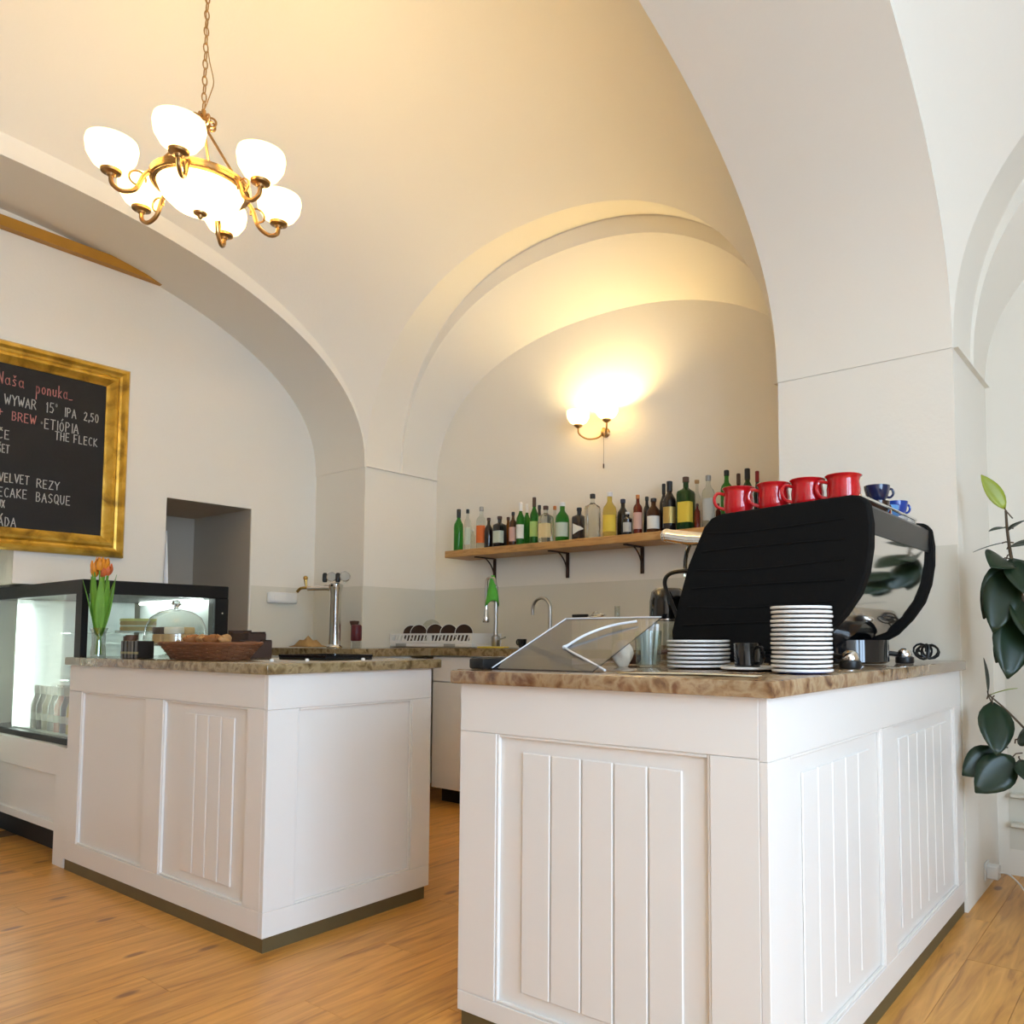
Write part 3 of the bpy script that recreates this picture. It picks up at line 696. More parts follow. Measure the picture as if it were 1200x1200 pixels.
G_ = {'green': mat('green_glass', (.035, .30, .03), .06, trans=.75, ior=1.35), 'dgreen': mat('dark_green_glass', (.012, .06, .012), .06, trans=.35, ior=1.35), 'dark': mat('near_black_glass', (.014, .009, .008), .06, coat=.3), 'brown': mat('brown_glass', (.10, .035, .012), .06, trans=.4, ior=1.35),
      'amber': mat('amber_glass', (.30, .11, .02), .06, trans=.5, ior=1.35), 'clear': mat('clear_bottle_glass', (.86, .88, .84), .04, trans=.95, ior=1.25), 'red': mat('red_brown_glass', (.20, .025, .012), .06, trans=.4, ior=1.35), 'yellow': mat('yellow_spirit', (.75, .58, .14), .06, trans=.7, ior=1.3), 'olive': mat('olive_glass', (.10, .14, .03), .06, trans=.5, ior=1.35)}
K_ = {'black': M_BLACK, 'white': M_PLASTIC, 'brown': mat('brown_cap', (.08, .035, .02), .5), 'orange': mat('orange_cap', (.55, .20, .05), .5), 'grey': mat('grey_cap', (.35, .34, .32), .4, metal=.5), 'red': mat('red_foil', (.30, .015, .02), .35), 'cork': mat('cork', (.50, .30, .13), .8), 'gold': M_GOLD, 'navy': mat('navy_cap', (.02, .025, .06), .4), 'dkgreen': mat('green_foil', (.02, .10, .02), .4)}
L_ = {'white': mat('white_label', (.80, .78, .70), .7), 'orange': mat('orange_label', (.72, .16, .03), .7), 'yellow': mat('yellow_label', (.75, .55, .06), .7), 'cream': mat('cream_label', (.75, .62, .32), .7), 'pale': mat('pale_green_label', (.55, .62, .50), .7), 'lime': mat('lime_label', (.42, .58, .16), .7), 'gold': mat('gold_label', (.50, .35, .10), .4, metal=.4), 'pink': mat('pink_label', (.65, .40, .32), .7), 'black': mat('black_label', (.02, .02, .02), .5), 'grey': mat('grey_label', (.5, .5, .46), .6)}
def bottle(X, Y, r, h, shape, g, cap, lab, label):
    e = thing('liquor_bottle', label, 'bottle', (X, Y, SZ + .0005), group='bottles on the wall shelf')
    nr = max(.0095, r * .36) if shape != 'mini' else r * .4
    sq = 0
    if shape == 'wine': pf = [(0, .004), (r * .6, 0), (r * .94, 0), (r, .006), (r, h * .58), (r * .93, h * .64), (r * .62, h * .71), (nr * 1.05, h * .77), (nr, h * .90), (nr, h * .985), (0, h * .985)]; lz = (.16, .48)
    elif shape == 'tall': pf = [(0, .004), (r * .94, 0), (r, .006), (r, h * .66), (r * .85, h * .72), (nr * 1.2, h * .78), (nr, h * .84), (nr, h * .985), (0, h * .985)]; lz = (.14, .55)
    elif shape == 'square': sq = 6; pf = [(0, .004), (r * .94, 0), (r, .006), (r, h * .68), (r * .9, h * .73), (r * .55, h * .77), (nr, h * .80), (nr, h * .985), (0, h * .985)]; lz = (.14, .52)
    elif shape == 'squat': pf = [(0, .004), (r * .92, 0), (r, .008), (r, h * .56), (r * .9, h * .66), (r * .5, h * .75), (nr, h * .79), (nr, h * .985), (0, h * .985)]; lz = (.12, .48)
    else: pf = [(0, .004), (r * .94, 0), (r, .006), (r, h * .7), (nr * 1.1, h * .8), (nr, h * .985), (0, h * .985)]; lz = (.15, .55)
    m = MB(); m.lathe(pf, 24, sq=sq, R0=r); m.build('glass_body', G_[g], e)
    ck = nr * 1.22
    zc = h * (.80 if (shape == 'wine' and cap != 'cork') else .90)
    m = MB(); m.lathe([(ck, zc), (ck, h - .003), (ck - .003, h), (0, h)] if cap != 'cork' else [(nr * .95, h * .97), (nr * 1.5, h * .98), (nr * 1.5, h + .012), (0, h + .014)], 16); m.build('cap', K_[cap], e)
    if lab:
        a = R(-62)   # labels look towards the room
        if lab == 'arrow':
            m = MB(); rr = r + .0012
            for t0, t1 in ((0, 1),):
                n = 14; top_, bot_ = [], []
                for i in range(n + 1):
                    f = i / n; aa = a - 1.0 + 2.0 * f; w = .42 * (1 - f) * h * .8
                    k = 1.0 / (abs(math.cos(aa)) ** 6 + abs(math.sin(aa)) ** 6) ** (1 / 6)
                    top_.append((rr * k * math.cos(aa), rr * k * math.sin(aa), h * .34 + w / 2)); bot_.append((rr * k * math.cos(aa), rr * k * math.sin(aa), h * .34 - w / 2))
                m.strip(top_, bot_)
            m.build('paper_label', L_['white'], e)
        else:
            m = MB(); z0, z1 = h * lz[0], h * lz[1]; rr = r + .0012
            m.lathe([(rr - .001, z0), (rr, z0), (rr, z1), (rr - .001, z1)], 18, sq=sq, R0=r, a0=a - R(62), a1=a + R(62)); m.build('paper_label', L_[lab], e)
    return e
BOT = [
 (-4.227, 3.93, .034, .308, 'wine', 'green', 'black', None, 'slim green wine bottle with black cap at left end of shelf'),
 (-4.134, 3.93, .025, .299, 'tall', 'clear', 'black', 'pale', 'thin clear bottle with black cap, second from shelf left end'),
 (-4.185, 4.03, .019, .172, 'mini', 'clear', 'white', None, 'small clear bottle behind the leftmost green wine bottle'),
 (-3.996, 3.93, .035, .304, 'tall', 'clear', 'grey', 'orange', 'clear bottle with bright orange label and grey cap'),
 (-3.923, 3.93, .030, .218, 'squat', 'dark', 'brown', None, 'short dark bottle just right of the orange-labelled bottle'),
 (-3.817, 3.93, .038, .220, 'square', 'dark', 'brown', 'pale', 'dark square bottle with pale green label and brown cap'),
 (-3.831, 4.03, .021, .228, 'tall', 'amber', 'brown', None, 'narrow amber bottle behind the dark square bottle'),
 (-3.690, 3.93, .026, .238, 'tall', 'brown', 'black', 'pink', 'brown bottle with pinkish label and black cap near first bracket'),
 (-3.621, 3.93, .029, .296, 'wine', 'green', 'white', 'white', 'green bottle with large white label and pale cap'),
 (-3.654, 4.03, .027, .302, 'wine', 'green', 'white', None, 'unlabelled green bottle behind the white-labelled green one'),
 (-3.498, 3.93, .029, .319, 'wine', 'green', 'brown', 'lime', 'green bottle with lime label and brown foil neck'),
 (-3.54, 4.03, .018, .284, 'tall', 'dark', 'black', None, 'thin dark bottle behind the lime-labelled green bottle'),
 (-3.396, 3.93, .041, .251, 'square', 'clear', 'brown', 'cream', 'clear square bottle with broad cream-yellow label'),
 (-3.402, 4.03, .017, .265, 'tall', 'clear', 'orange', None, 'thin clear bottle with orange cap between cream label and big green bottle'),
 (-3.253, 3.93, .045, .259, 'squat', 'green', 'white', 'pale', 'broad round-shouldered green bottle with pale label'),
 (-3.113, 3.93, .038, .211, 'square', 'dark', 'black', 'arrow', 'dark square bottle with white arrow-shaped label'),
 (-3.005, 3.93, .040, .289, 'square', 'clear', 'black', None, 'clear square decanter bottle with tall black stopper'),
 (-2.871, 3.93, .044, .285, 'squat', 'yellow', 'white', 'yellow', 'bulbous yellow spirit bottle with golden label'),
 (-2.84, 4.03, .038, .253, 'squat', 'dark', 'navy', None, 'round dark bottle behind the yellow spirit bottle'),
 (-2.735, 3.93, .028, .148, 'mini', 'dark', 'white', 'grey', 'tiny dark bottle with grey label in front row'),
 (-2.659, 3.93, .028, .246, 'tall', 'red', 'orange', 'pink', 'red-brown bottle with pink label and orange cap'),
 (-2.659, 4.03, .021, .250, 'tall', 'dark', 'black', None, 'slim dark bottle behind the pink-labelled bottle'),
 (-2.545, 3.93, .041, .213, 'squat', 'brown', 'black', 'white', 'short brown bottle with broad white label and black cap'),
 (-2.535, 4.03, .026, .316, 'wine', 'dark', 'black', None, 'tall black wine bottle behind the short brown bottle'),
 (-2.432, 3.93, .041, .303, 'wine', 'dark', 'black', 'gold', 'dark wine-shaped bottle with gold emblem label'),
 (-2.320, 3.93, .045, .315, 'square', 'dgreen', 'brown', 'yellow', 'tall dark green square bottle with yellow label'),
 (-2.306, 4.035, .023, .300, 'tall', 'clear', 'cork', None, 'clear bottle with cork stopper behind the yellow-labelled green bottle'),
 (-2.245, 3.93, .017, .151, 'mini', 'red', 'brown', None, 'small red-brown bottle beside the yellow-labelled green bottle'),
 (-2.171, 3.93, .037, .307, 'tall', 'clear', 'grey', 'grey', 'tall clear bottle with grey label left of the red mugs'),
 (-2.162, 4.03, .015, .158, 'mini', 'red', 'red', None, 'tiny red bottle behind the tall clear grey-labelled bottle'),
 (-2.054, 3.93, .034, .322, 'tall', 'green', 'black', None, 'bright green bottle with black cap above first red mug'),
 (-2.03, 4.03, .020, .317, 'wine', 'olive', 'brown', None, 'slim olive bottle with brown neck above the red mugs'),
 (-1.925, 3.93, .035, .315, 'wine', 'dgreen', 'black', None, 'dark green wine bottle with black foil above the red mugs'),
 (-1.913, 4.03, .020, .317, 'wine', 'dark', 'red', None, 'dark bottle with red foil neck nearest the pier')]
for b in BOT: bottle(*b)

# ================================================================ ESPRESSO MACHINE
ES = thing('espresso_machine', 'large espresso machine with black padded side panel and chrome back', 'espresso machine', (-1.03, 2.62, ZT))
def PX(p): return [(x + 1.03, z - ZT) for x, z in p]
hull = [(-1.262, 1.462), (-1.235, 1.488), (-1.20, 1.500), (-.775, 1.517), (-.742, 1.512), (-.722, 1.490), (-.714, 1.43), (-.716, 1.36), (-.728, 1.29), (-.752, 1.225), (-.795, 1.165), (-.850, 1.11), (-.92, 1.072), (-1.02, 1.058), (-1.33, 1.058), (-1.385, 1.085), (-1.388, 1.12), (-1.356, 1.235), (-1.322, 1.34)]
def shrink(p, d):
    cx = sum(a for a, b in p) / len(p); cz = sum(b for a, b in p) / len(p)
    return [(a - d * (1 if a > cx else -1), b - d * (1 if b > cz else -1)) for a, b in p]
for y0, y1 in ((-.37, -.325), (.325, .37)):
    m = MB(); m.prism(PX(hull), 'y', y0, y1); o = m.build('side_panel', M_QUILT, ES, smooth=50)
    bv = o.modifiers.new('soft_edge', 'BEVEL'); bv.width = .008; bv.segments = 3; bv.limit_method = 'ANGLE'
    if y0 < 0:
        m = MB()
        for k, zz in enumerate((1.14, 1.20, 1.26, 1.32, 1.38, 1.44)):
            xl = -1.385 + (zz - 1.10) * .31; xr = min(-.74, -.76 - max(0, 1.24 - zz) * .75)
            m.tube(smoothpath([(xl + 1.06, y0 - .001, zz - ZT), (-.06, y0 - .0015, zz - ZT + .006 * (-1) ** k), (xr + 1.0, y0 - .001, zz - ZT + .008)]), .0028, 6)
        m.build('quilt_seam', M_QUILT, o)
m = MB(); m.prism(PX(shrink(hull, .03)), 'y', -.324, .324); m.build('body', M_BLACK, ES, smooth=50)
# chrome back shell and black top band
cur = [(-.7305, 1.405), (-.733, 1.36), (-.745, 1.295), (-.768, 1.235), (-.81, 1.175), (-.865, 1.12), (-.935, 1.085), (-1.02, 1.072)]
m = MB(); m.grid([[Vector((x + 1.03, y, z - ZT)) for x, z in cur] for y in lin(-.324, .324, 6)]); o = m.build('back_shell', M_CHROME, ES, smooth=60)
m = MB(); m.prism(PX([(-.80, 1.40), (-.7265, 1.405), (-.7265, 1.482), (-.745, 1.497), (-.80, 1.499)]), 'y', -.324, .324); m.build('top_band', M_BLACK, ES, smooth=30)
m = MB(); m.box(-.20, .23, -.32, .32, .488, .497, .002); m.build('cup_tray', M_STEEL, ES, smooth=30)
m = MB(); m.tube([(.265, -.30, .518), (.265, .30, .518)], .005, 8)
for y in (-.29, 0, .29): m.tube([(.265, y, .49), (.265, y, .518)], .004, 6)
m.build('cup_rail', M_CHROME, ES)
m = MB(); m.lathe([(0, 0.003), (.13, .003), (.14, .01), (.14, .085), (0, .085)], 28, (.06, .15, 0)); m.box(-.27, .0, -.28, .28, .012, .07, .01); m.build('base_drum', M_BLACKGLOSS, ES)
for x, y in ((.215, -.275), (.215, .30), (-.28, -.275), (-.28, .30)):
    m = MB(); m.lathe([(0, 0), (.030, 0), (.033, .004), (.032, .022), (.026, .026), (0, .026)], 20, (x, y, .0006)); f = m.build('foot', M_BLACK, ES)
    m = MB(); m.lathe([(.026, .026), (.027, .032), (.022, .046), (.012, .054), (0, .056)], 20, (x, y, .0006)); m.build('foot_dome', M_CHROME, f)
    m = MB(); m.tube([(x, y, .03), (x * .35, y * .85, .05)], .009, 8); m.build('foot_stem', M_BLACK, f)
# operator side: hot-water tap, pipe and steam wand
m = MB(); m.tube([(-.30, -.16, .44), (-.42, -.13, .455), (-.535, -.11, .478)], [.022, .027, .024], 14); m.ball((-.535, -.11, .478), .026, 12); m.build('tap_knob', M_CHROME, ES)
m = MB(); m.tube(smoothpath([(-.43, -.12, .435), (-.445, -.12, .40), (-.45, -.12, .34), (-.44, -.12, .30)]), .008, 8); m.build('water_pipe', M_CHROME, ES)
m = MB(); m.tube(smoothpath([(-.36, -.13, .335), (-.47, -.13, .338), (-.52, -.13, .325), (-.533, -.13, .29), (-.505, -.13, .225), (-.478, -.13, .165)]), .008, 8); w = m.build('steam_wand', M_BLACK, ES)
m = MB(); m.lathe([(0, 0), (.011, .002), (.011, .02), (0, .022)], 10, (-.476, -.13, .148)); m.build('wand_tip', M_CHROME, w)

# red enamel mugs on top
mug = thing('enamel_mug', 'red enamel mug at left end of the row on the espresso machine', 'mug', (-1.196, 2.375, ZT + .4975), R(38), 'red mugs on the espresso machine')
m = MB(); m.lathe([(0, .004), (.040, .002), (.044, .006), (.050, .03), (.0515, .055), (.048, .078), (.051, .090), (.057, .096), (.0555, .098), (.049, .091), (.046, .078), (.049, .054), (.047, .03), (.041, .009), (0, .009)], 32); m.build('mug_body', M_RED, mug)
m = MB(); m.tube(smoothpath([(-.047, 0, .076), (-.072, 0, .080), (-.083, 0, .060), (-.074, 0, .036), (-.048, 0, .026)]), .0055, 8); m.build('handle', M_RED, mug)
for x, lb in ((-1.069, 'second red enamel mug from the left on the espresso machine'), (-.953, 'third red enamel mug from the left on the espresso machine'), (-.836, 'rightmost red enamel mug on the espresso machine, nearest the blue cups')):
    copy_tree(mug, None, (x, 2.375, ZT + .4975), R(38 + random.uniform(-8, 8)), lb)
def cup(name, label, loc, rz, mt, r=.042, h=.055, inner=None, group=None):
    e = thing(name, label, 'cup', loc, rz, group)
    m = MB(); m.lathe([(0, .003), (r * .55, 0), (r * .6, .004), (r * .85, h * .35), (r, h * .8), (r * 1.02, h), (r * .96, h), (r * .93, h * .8), (r * .78, h * .38), (0, .008)], 28); m.build('cup_body', mt, e)
    m = MB(); m.tube(smoothpath([(r * .93, 0, h * .82), (r * 1.35, 0, h * .86), (r * 1.5, 0, h * .6), (r * 1.25, 0, h * .36), (r * .85, 0, h * .34)]), .0042, 8); m.build('handle', mt, e)
    return e
cz = ZT + .4975
cup('coffee_cup', 'dark brown cup under the navy cup on the espresso machine', (-.825, 2.665, cz), R(60), M_BROWNPORC, group='cups on the espresso machine')
cup('coffee_cup', 'navy cup stacked on the dark brown cup on the machine', (-.825, 2.672, cz + .0555), R(50), M_NAVYPORC, group='cups on the espresso machine')
cup('coffee_cup', 'light blue cup beside the navy cup on the machine', (-.825, 2.775, cz), R(70), M_LBLUEPORC, group='cups on the espresso machine')
cup('coffee_cup', 'white cup below the dark blue cup at the machine\'s far end', (-.825, 2.885, cz - .0), R(40), M_PORC, h=.03, group='cups on the espresso machine')
cup('coffee_cup', 'dark blue cup on the white cup at the machine\'s far end', (-.825, 2.885, cz + .0305), R(55), M_BLUEPORC_REFLECT, group='cups on the espresso machine')

# saucers
def saucer_mesh(r, h=.011):
    a = MB(); a.lathe([(r * .55, 0), (r * .58, .0006), (r * .97, h - .0072), (r * .995, h - .0062), (r, h - .0045), (r, h - .0015), (r * .985, h), (r * .6, .004), (0, .0035)], 36)
    b = MB(); b.lathe([(0, .0), (r * .5, -.0022), (r * .55, -.0022), (r * .58, -.0006), (r * .965, h - .0080), (r * .968, h - .0074)], 36)
    return a.mesh('rim', M_PORC, 60), b
def saucers(x, y, z, r, n, dz, under, pos, group):
    top, ub = saucer_mesh(r); um = ub.mesh('underside', under, 60)
    ordn = ['bottom', 'second', 'third', 'fourth', 'fifth', 'sixth', 'seventh', 'eighth', 'ninth', 'tenth', 'eleventh', 'twelfth', 'thirteenth', 'fourteenth', 'fifteenth']
    for k in range(n):
        w = 'topmost saucer of ' + pos if k == n - 1 else ('bottom saucer of ' + pos if k == 0 else ordn[k] + ' saucer from the bottom of ' + pos)
        e = thing('saucer', w, 'saucer', (x + random.uniform(-.0015, .0015), y + random.uniform(-.0015, .0015), z + .0024 + k * dz), group=group)
        link('white_rim', top, e); o = link('dark_underside' if k else 'bottom_underside', um, e)
        if k == 0 and n > 10: o.data = um.copy(); o.data.materials[0] = M_BLUEPORC_REFLECT  # blue reflection painted into the underside of the tall stack's bottom saucer
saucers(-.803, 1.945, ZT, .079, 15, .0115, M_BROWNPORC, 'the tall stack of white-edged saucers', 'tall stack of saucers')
saucers(-1.185, 2.075, ZT, .095, 7, .0122, M_BROWNPORC, 'the short stack by the straws glass', 'short stack of saucers')
m = MB(); m.lathe([(0, 0), (.045, 0), (.075, .010), (.073, .0115), (.045, .002), (0, .002)], 30)
# black cup on saucer
e = thing('saucer', 'single dark saucer with white edge under the black cup', 'saucer', (-.985, 2.02, ZT + .0024))
t_, u_ = saucer_mesh(.085); link('white_rim', t_, e); link('dark_underside', u_.mesh('underside', M_BROWNPORC, 60), e)
e = thing('coffee_mug', 'glossy black mug on a saucer between the two saucer stacks', 'mug', (-1.0, 2.03, ZT + .0062), R(-20))
m = MB(); m.lathe([(0, .003), (.032, 0), (.036, .004), (.038, .07), (.0365, .072), (.0345, .07), (.033, .006), (0, .006)], 28); m.build('mug_body', M_BLACKGLOSS, e)
m = MB(); m.tube(smoothpath([(.037, 0, .060), (.058, 0, .060), (.064, 0, .038), (.055, 0, .018), (.037, 0, .016)]), .0045, 8); m.build('handle', M_BLACKGLOSS, e)
# paper card at the counter edge
m = MB(); m.grid([[Vector((x, y, .001 + .003 * max(0, math.sin((x + .18) * 9)))) for y in (-.03, 0, .03)] for x in lin(-.18, .18, 8)])
o = m.build('menu_card', mat('cream_card', (.72, .62, .42), .7), None, (-1.0, 1.70, ZT + .0008), R(8)); sm = o.modifiers.new('t', 'SOLIDIFY'); sm.thickness = .0008; sm.offset = 1
tag(o, 'long cream paper card lying near the counter edge', 'card')
# straws glass
e = thing('straw_glass', 'clear glass holding cellophane-wrapped sticks beside the short saucer stack', 'glass', (-1.385, 2.105, ZT + .0006))
m = MB(); m.lathe([(0, .0), (.036, 0), (.039, .003), (.044, .115), (.0425, .115), (.0375, .006), (0, .006)], 28); m.build('glass_body', M_PANE, e)
MS = mat('cellophane', (.78, .77, .72), .2, spec=.9)
for k in range(16):
    a = random.uniform(0, 2 * PI); r = random.uniform(.004, .022); t = random.uniform(0, 2 * PI)
    b = Vector((r * math.cos(a), r * math.sin(a), .008)); tp = Vector(((r + .012) * math.cos(a), (r + .012) * math.sin(a), random.uniform(.12, .15)))
    m = MB(); w = Vector((math.cos(t), math.sin(t), 0)) * .0055; v = Vector((-w.y, w.x, 0)) * .18
    m.grid([[b - w - v, b + w - v, b + w + v, b - w + v, b - w - v], [tp - w - v, tp + w - v, tp + w + v, tp - w + v, tp - w - v]]); m.build('wrapped_stick', MS, e, smooth=0)
# crumpled paper bag
m = MB(); rows = []
for i in range(11):
    t = i / 10; rr = .034 * math.sin(PI * min(.97, max(.12, t * .8 + .1))) ** .7
    rows.append([Vector((rr * math.cos(a) * (1 + .13 * math.sin(5 * a + 9 * t)), rr * math.sin(a) * (1 + .13 * math.cos(4 * a + 7 * t)), .085 * t)) for a in [2 * PI * k / 20 for k in range(21)]])
m.grid(rows); 
tag(m.build('paper_bag', mat('kraft_cream', (.72, .58, .42), .85, bump=(60, .3)), None, (-1.455, 2.06, ZT + .0006)), 'small crumpled cream paper bag left of the straws glass', 'bag')
# dark wooden scoop behind it
e = thing('wooden_scoop', 'dark brown wooden scoop lying behind the paper bag', 'scoop', (-1.54, 2.24, ZT + .0006), R(35))
m = MB(); m.lathe([(0, .002), (.022, .003), (.034, .018), (.037, .034), (.034, .034), (.030, .02), (.018, .008), (0, .008)], 20); m.build('bowl', K_['brown'], e)
m = MB(); m.tube([(.032, 0, .028), (.08, 0, .04), (.13, 0, .046)], [.007, .007, .010], 8); m.build('handle', K_['brown'], e)

# black lidded canister by the machine
e = thing('bean_canister', 'glass canister with tall black lid left of the espresso machine', 'canister', (-1.643, 2.64, ZT + .0006))
m = MB(); m.lathe([(0, 0), (.066, 0), (.07, .004), (.07, .16), (.067, .16), (.066, .006), (0, .006)], 28); m.build('glass_body', M_THINGLASS, e)
m = MB(); m.lathe([(0, .007), (.064, .007), (.064, .06), (0, .065)], 24); m.build('beans', mat('coffee_beans', (.30, .20, .10), .6, bump=(90, .6)), e)
m = MB(); m.lathe([(.064, .158), (.074, .161), (.075, .166), (.074, .235), (.066, .272), (.05, .286), (0, .288)], 28); m.build('lid', M_BLACKGLOSS, e)
m = MB(); m.lathe([(.0735, .1605), (.0762, .1615), (.0762, .166), (.0735, .167)], 28); m.build('rim', M_CHROME, e)

# smoked acrylic pastry cover
cvr = thing('pastry_cover', 'smoked clear acrylic cover tilted up on the front counter', 'food cover', (-1.42, 1.67, ZT + .0008))
m = MB(); m.prism([(0, 0), (.34, .150), (.3382, .1535), (-.002, .0035)], 'x', -.225, .145); m.build('tilted_pane', M_SMOKE, cvr, smooth=0)
m = MB(); m.prism([(.34, .150), (.37, .149), (.37, .1522), (.34, .1535)], 'x', -.225, .145); m.build('top_pane', M_SMOKE, cvr, smooth=0)
m = MB(); m.box(-.228, -.2252, .0, .342, 0, .004); m.prism([(0, 0), (.34, .150), (.37, .149), (.37, 0)], 'x', -.2285, -.2255); m.build('end_pane', M_SMOKE, cvr, smooth=0)
MR = mat('acrylic_edge_and_highlight', (.75, .78, .82), .15, spec=.8)
m = MB(); m.tube([(-.226, -.001, .004), (-.226, .339, .155), (-.226, .37, .1545)], .0022, 6); m.tube([(-.226, .339, .155), (.145, .339, .155)], .0022, 6); m.build('polished_edge', MR, cvr)
m = MB(); m.tube(smoothpath([(-.06, .13, .064), (-.03, .19, .100), (.02, .25, .128), (.09, .29, .142)]), [.006] + [.004] * 18, 8); m.tube(smoothpath([(-.06, .13, .064), (-.01, .10, .052), (.07, .06, .034), (.17, .02, .006)]), .0035, 8)
m.ball((-.06, .13, .064), .007, 10); m.build('curved_highlight', MR, cvr)  # pale tubes stand in for the curved highlights on the clear cover
e = thing('card_terminal', 'flat black card terminal at left corner of the front counter', 'terminal', (-1.685, 1.79, ZT + .0006), 0)
m = MB(); m.box(-.030, .030, -.15, .15, 0, .034, .008, 2); m.build('body', M_BLACK, e)
m = MB(); m.box(-.022, .022, -.14, .02, .0342, .0352); m.build('screen', M_BLACKGLOSS, e, smooth=0)
# coiled cable behind the machine
m = MB(); pts = []
for k in range(80):
    t = k / 79; a = k * .52; rr = .024 + .010 * math.sin(k * .37)
    pts.append((-.815 + .03 * math.sin(t * 5) + rr * math.cos(a), 3.10 + .19 * t + .012 * math.cos(a * .5), ZT + .040 + .030 * math.sin(a) * (1 - .35 * t)))
m.tube(pts, .0042, 6); tag(m.build('coiled_cable', M_BLACK), 'black coiled cable behind the espresso machine', 'cable')

# ================================================================ LEFT COUNTER THINGS
# tulips
e = thing('tulip_vase', 'glass vase of orange tulips on the left counter end', 'vase', (-4.235, 1.625, ZT + .0006))
m = MB(); m.lathe([(0, 0), (.030, 0), (.034, .004), (.034, .02), (.028, .06), (.030, .11), (.038, .14), (.0365, .14), (.0285, .11), (.0265, .06), (.032, .02), (.031, .006), (0, .006)], 24); m.build('glass_body', M_THINGLASS, e)
M_TSTEM = mat('tulip_green', (.16, .36, .04), .5, noise=(20, .25)); M_TUL = mat('orange_petal', (.85, .30, .02), .5, noise=(30, .25)); M_TUL2 = mat('deep_orange_petal', (.62, .13, .03), .5, noise=(30, .25))
for k in range(9):
    a = k * 2.4; r1 = .012 + .035 * ((k * 7) % 9) / 9
    b = Vector((.010 * math.cos(a), .010 * math.sin(a), .012)); md = Vector((.006 * math.cos(a), .006 * math.sin(a), .15)); tp = Vector((r1 * math.cos(a), r1 * math.sin(a), .385 + .05 * ((k * 5) % 7) / 7))
    m = MB(); m.tube(smoothpath([b, md, (md + tp) / 2 + Vector((0, 0, .02)), tp]), .0034, 6); st = m.build('stem', M_TSTEM, e)
    m = MB()
    for q in range(5):
        an = q * 2 * PI / 5 + a; rows = []
        for i in range(6):
            t = i / 5; rr = .003 + .013 * math.sin(PI * min(1, t * .62 + .12)); w = .011 * math.sin(PI * min(.98, t * .85 + .13))
            d = Vector((math.cos(an), math.sin(an), 0)); sd = Vector((-d.y, d.x, 0))
            rows.append([tp + d * rr - sd * w + Vector((0, 0, .055 * t)), tp + d * (rr + .003) + Vector((0, 0, .055 * t + .002)), tp + d * rr + sd * w + Vector((0, 0, .055 * t))])
        m.grid(rows)
    m.build('flower', M_TUL if k % 3 else M_TUL2, e)
def leaf(base, tip, width, nrm, droop=0.0, n=8, fold=.18):
    b, t = Vector(base), Vector(tip); ax = (t - b); Ln = ax.length; ax.normalize()
    nv = Vector(nrm); nv = (nv - ax * nv.dot(ax)).normalized(); sd = ax.cross(nv); m = MB(); rows = []
    for i in range(n + 1):
        s = i / n; w = width * .5 * (math.sin(PI * min(.995, max(.02, s ** .85))) ** .8) + .0005
        c = b + ax * Ln * s + nv * (-droop * (s * s) + droop * s) * 1.0
        rows.append([c - sd * w + nv * fold * w, c - sd * w * .5 + nv * fold * w * .4, c, c + sd * w * .5 + nv * fold * w * .4, c + sd * w + nv * fold * w])
    m.grid(rows); return m
for k in range(8):
    a = k * .8 + .3; d = Vector((math.cos(a), math.sin(a), 0))
    o = leaf(d * .012 + Vector((0, 0, .10)), d * (.05 + .012 * (k % 3)) + Vector((0, 0, .37 + .05 * ((k * 3) % 5) / 5)), .042, d, -.02).build('leaf', M_TSTEM, e)
    s_ = o.modifiers.new('t', 'SOLIDIFY'); s_.thickness = .0012

# two preserve jars
def jar(loc, r, h, body, lid, label, z=ZT):
    e = thing('preserve_jar', label, 'jar', (loc[0], loc[1], z + .0006))
    m = MB(); m.lathe([(0, 0), (r * .94, 0), (r, .005), (r, h * .72), (r * .85, h * .8), (0, h * .8)], 22); m.build('filled_jar', body, e)
    m = MB(); m.lathe([(r * .88, h * .78), (r * .9, h * .8), (r * .9, h * .98), (r * .86, h), (0, h)], 22); m.build('lid', lid, e)
jar((-4.16, 1.74), .030, .105, mat('pale_preserve', (.62, .58, .45), .2, coat=.4), K_['brown'], 'pale jar with brown lid between tulip vase and glass dome')
jar((-4.08, 1.70), .032, .10, mat('hazel_preserve', (.32, .22, .12), .2, coat=.4), K_['brown'], 'hazel-brown jar with brown lid beside the glass dome')
# cake dome
e = thing('cake_dome', 'clear glass cake dome with knob over a plate of cakes', 'cake dome', (-4.03, 1.885, ZT + .0006))
M_SOLIDGLASS = mat('solid_glass', (.92, .93, .91), .03, trans=.95, ior=1.4)
m = MB(); m.lathe([(0, 0), (.07, 0), (.072, .005), (.03, .016), (.025, .04), (.06, .05), (.15, .054), (.155, .060), (.15, .062), (.06, .058), (0, .057)], 36); m.build('stand', M_THINGLASS, e)
m = MB(); m.tube([(.152 * math.cos(t), .152 * math.sin(t), .058) for t in [2 * PI * q / 40 for q in range(40)]], .0035, 6, True); m.build('stand_rim', M_SOLIDGLASS, e)
m = MB(); m.lathe([(.138, .0625), (.139, .09), (.132, .145), (.112, .190), (.075, .218), (.03, .230), (0, .232)], 36); m.build('glass_bell', M_THINGLASS, e)
m = MB(); m.tube([(.1385 * math.cos(t), .1385 * math.sin(t), .066) for t in [2 * PI * q / 40 for q in range(40)]], .003, 6, True); m.build('bell_rim', M_SOLIDGLASS, e)
m = MB(); m.lathe([(0, .2325), (.012, .233), (.009, .243), (.014, .25), (.024, .258), (.022, .272), (0, .278)], 20); m.build('knob', M_SOLIDGLASS, e)
